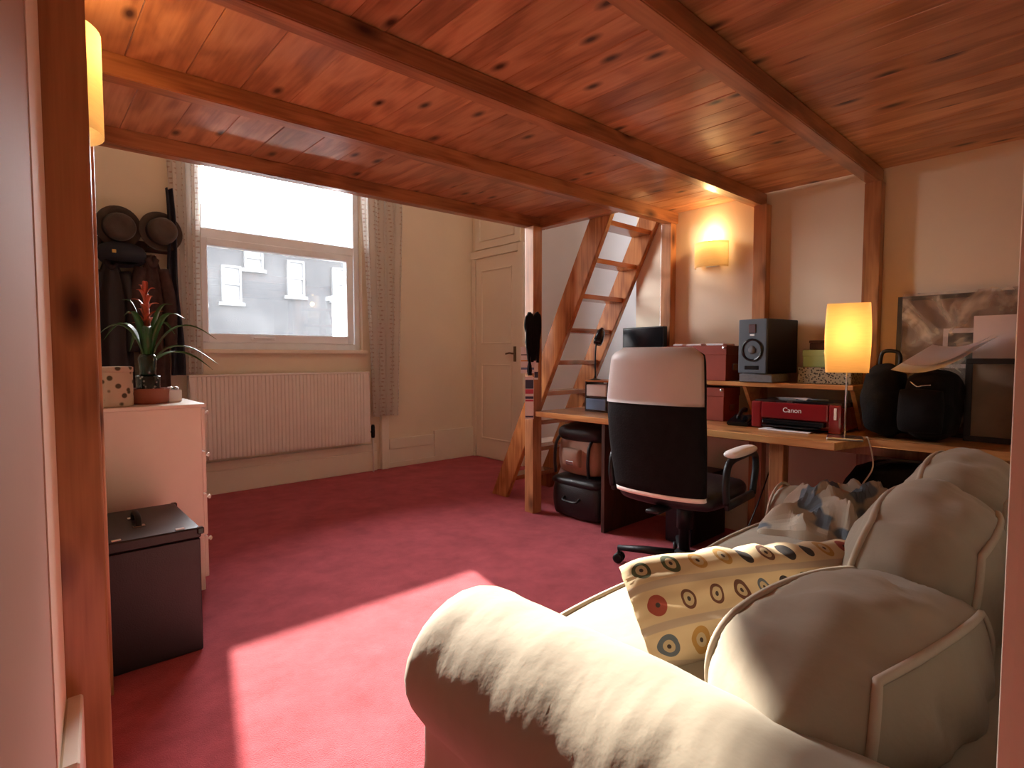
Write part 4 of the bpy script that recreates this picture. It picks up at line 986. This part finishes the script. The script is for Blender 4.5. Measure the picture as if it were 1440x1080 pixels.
solo('paper_sheet', bm, 'warmcard', 'upper sheet of paper on the curling lower sheet', 'paper', smooth=True)

# leaning pictures by the wall
pic = unit('wrapped_picture', 'large framed picture in clear plastic wrap leaning on the wall', 'picture', (3.43, 0.45, 0.75))
def lean(z): return 3.445 + 0.03 * (z - 0.75) / 0.7
bm = new(); Y0, Y1, Z1 = 0.09, 0.815, 1.455
def slab(bm, y0, y1, z0, z1, x0, x1):
    rings(bm, [[Vector((lean(z0) + x0 - 0.03, y, z0)), Vector((lean(z0) + x1 - 0.03, y, z0)), Vector((lean(z1) + x1 - 0.03, y, z1)), Vector((lean(z1) + x0 - 0.03, y, z1))] for y in (y0, y1)])
slab(bm, Y0, Y1, 0.752, Z1, 0.005, 0.02); obj('print', bm, 'picture_brown', pic)
bm = new(); slab(bm, Y1 - 0.022, Y1, 0.752, Z1, -0.006, 0.022); slab(bm, Y0, Y0 + 0.022, 0.752, Z1, -0.006, 0.022); slab(bm, Y0 + 0.022, Y1 - 0.022, Z1 - 0.022, Z1, -0.006, 0.022); slab(bm, Y0 + 0.022, Y1 - 0.022, 0.752, 0.774, -0.006, 0.022)
obj('picture_frame', bm, 'picframe', pic)
bm = new(); slab(bm, 0.36, 0.62, 1.09, 1.285, -0.001, 0.004); ic = obj('inner_mount', bm, 'warmcard', pic)
bm = new(); slab(bm, 0.36, 0.60, 1.11, 1.262, -0.003, 0.0); obj('inner_print', bm, 'picframe', ic)
def wrap(u, v):
    y = Y1 - 0.026 - (Y1 - 0.03 - Y0) * u; z = 0.80 + (Z1 + 0.012 - 0.80) * v
    n_ = noise.noise(Vector((u * 5, v * 4, 0.3))) + 0.6 * abs(noise.noise(Vector((u * 9 + v * 5, v * 3, 4.0))))
    return Vector((lean(z) - 0.058 + 0.018 * n_, y, z))
obj('plastic_wrap', sheet(30, 26, wrap), 'wrap', pic)
cv = unit('stretched_canvas', 'bare brown canvas on dark stretcher leaning upright on the desk', 'canvas', (3.345, 0.29, 0.75))
obj('canvas_face', box((3.325, 0.14, 0.775), (3.335, 0.485, 1.115)), 'canvas', cv)
bm = new()
for (a, c) in (((0.115, 0.751), (0.51, 0.777)), ((0.115, 1.113), (0.51, 1.138)), ((0.115, 0.777), (0.142, 1.113)), ((0.483, 0.777), (0.51, 1.113))): bx(bm, (3.318, a[0], a[1]), (3.345, c[0], c[1]), 0.002)
obj('stretcher', bm, 'picframe', cv)
solo('white_card_sheet', box((3.322, 0.12, 1.1385), (3.330, 0.487, 1.335)), 'warmcard', 'blank white card resting on the stretched canvas', 'card')
bm = new(); lathe(bm, [(0.026, 0.751), (0.032, 0.757), (0.032, 1.175), (0.024, 1.195)], 20, (3.255, 0.288, 0)); solo('poster_tube', bm, 'bluetube', 'dark blue poster tube standing before the canvas', 'tube', smooth=True)

# dark bag under the desk by the sofa arm
bg3 = unit('black_duffel', 'large black duffel bag under the desk behind the sofa arm', 'bag', (3.205, 0.60, 0))
bm, _f = puffy((0.32, 0.66, 0.58), (0.04, 0.04, 0.04), 0.3, 16, 0.03, 21, 5.0); bmesh.ops.translate(bm, verts=bm.verts, vec=(0.0, 0, 0.315)); obj('body', bm, 'blkcloth', bg3, True, True)
bm = new(); tube(bm, spline([(-0.1, -0.2, 0.62), (-0.12, -0.1, 0.655), (-0.12, 0.1, 0.655), (-0.1, 0.2, 0.62)], 6), 0.010, 8); obj('handle', bm, 'blk', bg3, True, True)
bm = new(); tube(bm, spline([(2.99, 1.45, 0.008), (2.95, 1.40, 0.10), (3.0, 1.34, 0.30), (3.2, 1.35, 0.5), (3.35, 1.38, 0.62)], 8), 0.004, 6)
solo('black_cable', bm, 'blk', 'black cable hanging under the desk behind the chair', 'cable', smooth=True)
sw = unit('computer_tower', 'black computer tower on the carpet under the desk', 'computer', (3.10, 1.80, 0))
obj('case_body', box((-0.10, -0.09, 0.005), (0.30, 0.09, 0.42), 0.006), 'blk', sw, False, True); obj('front_panel', box((-0.115, -0.09, 0.005), (-0.099, 0.09, 0.42), 0.008, 2), 'blkgloss', sw, False, True)

# ------------------------------------------------------------------ lanyards on the post
def lanyard(label, px, py, ztop, zcard, w_, h_, prints, sway):
    t = unit('lanyard', label, 'lanyard', (px, py, zcard - h_))
    bm = new()
    for s in (-1, 1):
        P_ = spline([(px + 0.004, py + 0.008, ztop), (px - 0.002 + s * 0.012, py + s * 0.012, (ztop + zcard) / 2 + 0.05), (px + s * 0.005, py + s * 0.004, zcard + 0.01)], 6)
        tube(bm, P_, [0.013 + 0.006 * math.sin(i * 1.3) for i in range(len(P_))], 6)
    obj('strap', bm, 'blkcloth', t)
    if h_ > 0.03:
        mt = Matrix.Translation((px - 0.008, py - 0.006, zcard - h_ / 2)) @ Matrix.Rotation(math.radians(-45 + sway), 4, 'Z')
        cd_ = obj('badge_card', box((-w_ / 2, -0.0015, -h_ / 2), (w_ / 2, 0.0015, h_ / 2), 0, 1, mt), 'paper', t)
        for (a, c, mat_) in prints:
            obj('print_band', box((-w_ / 2 * 0.94, -0.0024, -h_ / 2 + a * h_), (w_ / 2 * 0.94, -0.0014, -h_ / 2 + c * h_), 0, 1, mt), mat_, cd_)
    return t
lanyard('black lanyard with white badge and orange stripe hanging on the post', 2.762, 2.897, 1.42, 1.215, 0.100, 0.19, [(0.45, 0.50, 'cardorange'), (0.14, 0.22, 'bluepaper'), (0.68, 0.72, 'greyfoam')], -6)
lanyard('long narrow pink and navy pass hanging on the post', 2.764, 2.880, 1.30, 1.00, 0.062, 0.305, [(0.72, 0.93, 'cardnavy'), (0.60, 0.71, 'cardpink'), (0.48, 0.54, 'cardnavy'), (0.42, 0.46, 'cardpink'), (0.04, 0.08, 'cardnavy')], 4)
lanyard('thick black lanyard with short white tag on the post', 2.800, 2.848, 1.45, 1.12, 0.03, 0.14, [(0.1, 0.4, 'cardnavy')], 20)
bm = new()
for k in range(11):
    a = k * 0.9; q = (k - 5) / 5.0; ox, oy = 0.030 * q, -0.030 * q          # spread across the corner of the post
    zl = 1.30 - 0.20 * abs(math.sin(k * 1.9))
    tube(bm, spline([(2.775 + ox * 0.4, 2.853 + oy * 0.4, 1.42 + 0.01 * math.sin(a * 3)), (2.762 + ox, 2.842 + oy, 1.43 + 0.018 * math.sin(a)), (2.756 + ox * 1.2, 2.840 + oy * 1.2, (1.42 + zl) / 2), (2.768 + ox * 0.9, 2.846 + oy * 0.9, zl)], 5), 0.011, 6)
solo('ribbon_knot', bm, 'blkcloth', 'knot of black ribbons tied to the post above the badges', 'ribbon')

# ------------------------------------------------------------------ radiator and pipe
rd = unit('radiator', 'cream ribbed panel radiator beneath the window', 'radiator', (1.83, 4.97, 0.30))
RX0, RX1, RZ0, RZ1, RY = 1.03, 2.585, 0.305, 0.985, 4.945
bm = new(); nr = 46; pts = []
for k in range(nr):
    x0 = RX0 + 0.03 + (RX1 - RX0 - 0.06) * k / nr; dx = (RX1 - RX0 - 0.06) / nr
    pts += [(x0, RY), (x0 + dx * 0.45, RY), (x0 + dx * 0.58, RY + 0.009), (x0 + dx * 0.87, RY + 0.009)]
pts = [(RX0, RY)] + pts + [(RX1, RY)]
front = []
for (x, y) in pts: front.append([Vector((x, y + 0.004, RZ0)), Vector((x, y, RZ0 + 0.035)), Vector((x, y, RZ1 - 0.04)), Vector((x, y + 0.004, RZ1))])
rings(bm, front, cap=False, closed_ring=False)
bx(bm, (RX0, RY + 0.012, RZ0), (RX1, RY + 0.05, RZ1), 0.003)
obj('panel', bm, 'rad', rd)
obj('top_grille', box((RX0 - 0.003, RY - 0.002, RZ1 - 0.004), (RX1 + 0.003, RY + 0.062, RZ1 + 0.012), 0.004), 'rad', rd)
for x in (RX0 - 0.004, RX1 - 0.008): obj('side_cover', box((x, RY, RZ0 + 0.02), (x + 0.012, RY + 0.06, RZ1), 0.003), 'rad', rd)
for x in (RX0 + 0.25, RX1 - 0.25): obj('wall_bracket', box((x, RY + 0.05, RZ0 + 0.1), (x + 0.03, YF - 0.036, RZ1 - 0.1)), 'rad', rd)
bm = new(); lathe(bm, [(0.016, 0.34), (0.019, 0.36), (0.019, 0.45), (0.014, 0.47)], 14, (2.635, 4.985, 0)); tube(bm, [(2.585, 4.985, 0.40), (2.635, 4.985, 0.40)], 0.010, 8); obj('valve', bm, 'blk', rd, True)
bm = new(); tube(bm, [(2.635, 4.985, 0.001), (2.635, 4.985, 0.35)], 0.0085, 8); obj('feed_pipe', bm, 'rad', rd, True)

# ------------------------------------------------------------------ curtains
def curtain(x0b, x1b, x0t, x1t, zb, zt, folds, seed, label):
    W_ = (x1b - x0b) * 1.7
    def fn(u, v):
        x = (x0b + (x1b - x0b) * u) * (1 - v) + (x0t + (x1t - x0t) * u) * v
        amp = 0.030 * (1 - 0.25 * v)
        ph = folds * 2 * PI * u + 0.5 * math.sin(3 * v + seed)
        return Vector((x + 0.010 * math.sin(2 * ph), 4.975 - amp * math.sin(ph) - 0.010 * noise.noise(Vector((u * 4, v * 3, seed))), zb + (zt - zb) * v + (0.006 * math.sin(u * 20) if v == 0 else 0)))
    bm = sheet(72, 20, fn, 0.0025, lambda u, v: (u * W_, v * (zt - zb)))
    return solo('curtain', bm, 'curtain', label, 'curtain', smooth=True)
curtain(2.62, 2.915, 2.53, 3.0, 0.55, 2.90, 4.5, 1.0, 'spotted cream curtain hanging past the end of the radiator')
curtain(0.99, 1.135, 0.93, 1.165, 1.01, 2.90, 3.5, 2.0, 'spotted cream curtain gathered beside the hanging coats')
bm = new(); tube(bm, [(0.75, 4.975, 2.93), (3.1, 4.975, 2.93)], 0.014, 10)
rod = thing('curtain_rod', 'pale curtain rod above the window', 'curtain rod', (1.9, 4.975, 2.9)); obj('pole', bm, 'white', rod, True)
for x in (0.74, 3.11):
    bm = new(); lathe(bm, [(0.005, -0.03), (0.024, -0.015), (0.026, 0.0), (0.022, 0.02), (0.005, 0.03)], 12, (x, 4.975, 2.93), mtx=Matrix.Rotation(PI / 2, 4, 'Y')); obj('finial', bm, 'white', rod, True)
for x in (0.80, 3.05): obj('rod_bracket', box((x, 4.975, 2.915), (x + 0.02, YF, 2.945)), 'white', rod)

# ------------------------------------------------------------------ chest of drawers and black case
cx0, cx1, cy0, cy1, cz = xl(3.5) + 0.03, 0.690, 3.0, 3.46, 0.918
cd_ = unit('chest_of_drawers', 'tall narrow cream chest of drawers by the left wall', 'chest', ((cx0 + cx1) / 2, (cy0 + cy1) / 2, 0))
obj('carcass', box((cx0, cy0, 0.0), (cx1 - 0.018, cy1, cz - 0.018), 0.002), 'chest', cd_)
obj('top', box((cx0, cy0 - 0.004, cz - 0.018), (cx1 + 0.004, cy1 + 0.004, cz), 0.003), 'chest', cd_)
for k in range(4):
    z0 = 0.06 + k * 0.209
    dr = obj('drawer', box((cx1 - 0.018, cy0 + 0.004, z0 + 0.003), (cx1, cy1 - 0.004, z0 + 0.206), 0.003), 'chest', cd_)
    for y in (cy0 + 0.03, cy1 - 0.10):
        bm = new(); lathe(bm, [(0.005, 0), (0.005, 0.010), (0.011, 0.013), (0.010, 0.020), (0.003, 0.023)], 12, mtx=Matrix.Translation((cx1, y, z0 + 0.185)) @ Matrix.Rotation(PI / 2, 4, 'Y')); obj('knob', bm, 'chest', dr, True)
bc = unit('flight_case', 'black upright flight case with top handle on the carpet before the chest', 'case', (0.34, 2.62, 0))
bx0, bx1, by0, by1 = 0.17, 0.52, 2.385, 2.86
obj('body', box((bx0, by0, 0.002), (bx1, by1, 0.445), 0.004), 'boxblk', bc)
ld = obj('lid', box((bx0 - 0.003, by0 - 0.003, 0.447), (bx1 + 0.003, by1 + 0.003, 0.487), 0.005), 'boxblk', bc)
bm = new(); tube(bm, spline([(0.345, 2.56, 0.488), (0.345, 2.57, 0.515), (0.345, 2.62, 0.526), (0.345, 2.67, 0.515), (0.345, 2.68, 0.488)], 5), 0.011, 8); obj('handle', bm, 'blk', ld, True)
for y in (2.55, 2.69): obj('handle_mount', box((0.325, y - 0.014, 0.487), (0.365, y + 0.014, 0.492), 0.001), 'chrome', ld)
for x in (0.24, 0.44): obj('latch', box((x, by0 + 0.008, 0.487), (x + 0.03, by0 + 0.028, 0.491), 0.001), 'chrome', ld)
for (x, y) in ((bx0, by0), (bx1, by0), (bx0, by1), (bx1, by1)): obj('corner_guard', box((x - 0.012, y - 0.012, 0.462), (x + 0.012, y + 0.012, 0.4885), 0.004), 'blkgloss', ld)

# plant
bmx, bmy, bmz = 0.490, 3.20, cz
pt = unit('bromeliad_plant', 'bromeliad with red flower spike in patterned pot on the chest', 'plant', (bmx, bmy, bmz))
def loc_lathe(prof, n_=24): return lathe(new(), prof, n_)
obj('bowl', loc_lathe([(0.075, 0.001), (0.082, 0.01), (0.088, 0.065), (0.090, 0.075), (0.080, 0.075), (0.076, 0.02)], 28), 'terracotta', pt, True, True)
obj('pot', loc_lathe([(0.045, 0.02), (0.050, 0.06), (0.052, 0.13), (0.050, 0.135), (0.040, 0.12)], 24), 'vasepat', pt, True, True)
obj('vase_neck', loc_lathe([(0.036, 0.12), (0.034, 0.16), (0.040, 0.22), (0.030, 0.24)], 20), 'darkglass', pt, True, True)
def blade(az, length, rise, droop, wd, z0, curl=0.35):
    """a strap leaf with a folded midrib"""
    bm = new(); N = 14; dx, dy = math.cos(az), math.sin(az); rr = []
    for i in range(N + 1):
        t = i / N
        r_ = length * (t ** 1.1) * (0.55 + 0.45 * t); z = z0 + rise * math.sin(min(1, t * 1.15) * PI / 2) - droop * t ** 3
        ww = wd * (0.65 + 0.5 * math.sin(PI * t)) * (1 - t ** 4) + 0.0008
        c = Vector((dx * r_, dy * r_, z)); s = Vector((-dy, dx, 0))
        rr.append([c - s * ww + Vector((0, 0, ww * curl)), c, c + s * ww + Vector((0, 0, ww * curl)), c + Vector((0, 0, -0.0015))])
    rings(bm, rr); return bm
for k, (az, ln, rs, dr) in enumerate(((0.15, 0.36, 0.33, 0.12), (0.9, 0.28, 0.34, 0.10), (1.7, 0.30, 0.30, 0.16), (2.5, 0.34, 0.34, 0.14), (3.2, 0.36, 0.32, 0.12), (3.9, 0.24, 0.36, 0.05), (4.6, 0.22, 0.30, 0.10), (5.3, 0.26, 0.36, 0.06), (5.9, 0.34, 0.20, 0.14), (0.5, 0.42, 0.16, 0.14), (2.9, 0.16, 0.40, 0.0), (5.6, 0.14, 0.38, 0.0))):
    obj('leaf', blade(az, ln * (0.9 if math.cos(az) > -0.2 else 0.58), rs * 0.85, dr, 0.018, 0.16), 'leaf', pt, True, True)
bm = new(); tube(bm, [(0, 0, 0.2), (0.004, 0, 0.36), (0.006, 0, 0.52)], [0.012, 0.014, 0.008], 8); obj('flower_stem', bm, 'bract', pt, True, True)
for k in range(16):
    a = k * 2.4; z = 0.32 + 0.014 * k; ln = 0.10 - 0.0045 * k if k > 2 else 0.07
    obj('bract', blade(a, ln, 0.06, 0.0, 0.011, z), 'bract', pt, True, True)
tn = unit('floral_tin', 'cream tin printed with dark leaves next to the bromeliad', 'tin', (0.345, 3.10, cz))
obj('body', lathe(new(), [(0.068, 0.001), (0.070, 0.006), (0.070, 0.155), (0.069, 0.157)], 32), 'floral', tn, True, True)
obj('rim', lathe(new(), [(0.0705, 0.157), (0.0725, 0.160), (0.0725, 0.180), (0.066, 0.183)], 32), 'floral', tn, True, True)
kb = unit('trinket_cup', 'small pale square cup holding odds and ends beside the plant bowl', 'cup', (0.598, 3.235, cz), math.radians(12))
obj('cup', box((-0.032, -0.032, 0.001), (0.032, 0.032, 0.062), 0.004), 'chairwhite', kb, False, True)
for k in range(4):
    bm = new(); a = k * 1.7; lathe(bm, [(0.004, -0.008), (0.014, -0.002), (0.014, 0.004), (0.004, 0.010)], 10, (0.018 * math.cos(a), 0.018 * math.sin(a), 0.068)); obj('oddment', bm, 'chrome' if k % 2 else 'paper', kb, True, True)

# ------------------------------------------------------------------ hats and coats on the far wall
rk = unit('coat_rail', 'dark wooden coat rail on the wall behind the hats', 'coat rail', (0.66, YF, 1.98))
obj('rail_board', box((0.42, YF - 0.02, 1.94), (0.95, YF - 0.0005, 2.02), 0.003), 'walnut', rk)
for x in (0.52, 0.66, 0.80, 0.92):
    bm = new(); tube(bm, [(x, YF - 0.018, 1.98), (x, YF - 0.07, 1.985), (x, YF - 0.085, 2.005)], 0.008, 8); obj('peg', bm, 'walnut', rk, True)
def hat(c, label, R, mat, tilt):
    t = unit('hat', label, 'hat', c)
    mt = Matrix.Rotation(math.radians(90 + tilt), 4, 'X') @ Matrix.Rotation(math.radians(10), 4, 'Y')
    prof = [(R * 0.55, 0.004), (R * 0.60, 0.0), (R * 0.86, 0.008), (R * 0.99, 0.022), (R, 0.026), (R * 0.97, 0.028), (R * 0.85, 0.014), (R * 0.66, 0.008)]
    obj('brim', lathe(new(), prof, 36, cap=False, mtx=mt), mat, t, True, True)
    prof = [(R * 0.67, 0.006), (R * 0.66, 0.05), (R * 0.63, 0.085), (R * 0.56, 0.105), (R * 0.42, 0.108), (R * 0.2, 0.092), (R * 0.02, 0.088)]
    obj('crown', lathe(new(), prof, 36, mtx=mt), mat, t, True, True)
    obj('band', lathe(new(), [(R * 0.672, 0.012), (R * 0.668, 0.048)], 36, cap=False, mtx=mt), 'hatband', t, True, True)
hat((0.600, 4.955, 2.085), 'broad dark brown felt hat hanging furthest from the curtain', 0.150, 'hat', 6)
hat((0.865, 4.955, 2.085), 'brown trilby hat hanging close beside the curtain', 0.150, 'hat', -4)
cp = unit('peaked_cap', 'navy peaked cap hanging under the dark brown hat', 'hat', (0.62, 4.93, 1.885))
bm, _f = puffy((0.28, 0.10, 0.13), (0.01, 0.04, 0.03), 0.45, 10, 0.004, 31); obj('crown', bm, 'hatnavy', cp, True, True)
bm = sheet(12, 5, lambda u, v: Vector((-0.11 + 0.22 * u, -0.05 - 0.05 * v, -0.055 - 0.03 * v * math.sin(PI * u))), 0.004); obj('peak', bm, 'blkgloss', cp, True, True)
obj('cap_badge', box((-0.07, -0.098, -0.005), (-0.045, -0.088, 0.02), 0.002), 'gold', cp, False, True)
def coat(c, label, W0, W1, top, bot, mat, seed, sleeves=True):
    x, y = c
    t = unit('coat', label, 'coat', (x, y, bot))
    bm = new(); rr = []; N = 18; n_ = 36
    for i in range(N + 1):
        v = i / N; z = top + (bot - top) * v
        hw = (W0 + (W1 - W0) * v) * (0.35 + 0.65 * min(1, v * 5)); dp = 0.05 + 0.02 * v
        rr.append([Vector((x + hw * math.cos(2 * PI * k / n_) * (1 + 0.08 * math.sin(5 * 2 * PI * k / n_ + seed)), y + dp * math.sin(2 * PI * k / n_) * (1 + 0.25 * math.sin(7 * 2 * PI * k / n_ + seed + v)), z)) for k in range(n_)])
    rings(bm, rr); obj('body', bm, mat, t, True)
    if sleeves:
        for s in (-1, 1):
            bm = new(); tube(bm, spline([(x + s * W0 * 0.8, y - 0.02, top - 0.10), (x + s * (W0 + 0.02), y - 0.045, top - 0.35), (x + s * (W0 + 0.015), y - 0.05, top - 0.68)], 6), 0.042, 10); obj('sleeve', bm, mat, t, True)
    bm = new(); tube(bm, spline([(x - W0 * 0.3, y - 0.05, top - 0.03), (x, y - 0.065, top - 0.08), (x + W0 * 0.3, y - 0.05, top - 0.03)], 5), 0.022, 8); obj('collar', bm, mat, t, True)
    return t
coat((0.55, 4.955), 'long dark brown coat hanging on the rail below the cap', 0.10, 0.13, 1.86, 0.62, 'hatband', 1.0)
coat((0.80, 4.945), 'brown wool coat hanging below the trilby hat', 0.09, 0.10, 1.90, 0.72, 'coat', 2.0)
bm = sheet(30, 24, lambda u, v: Vector((0.905 + (0.05 + 0.05 * v) * u + 0.008 * math.sin(v * 9), 4.93 - 0.03 * math.sin(u * PI * 3), 2.42 - 1.42 * v)), 0.006)
solo('dressing_gown', bm, 'gown', 'blue grey gown hanging in a narrow fold against the curtain', 'gown', smooth=True)
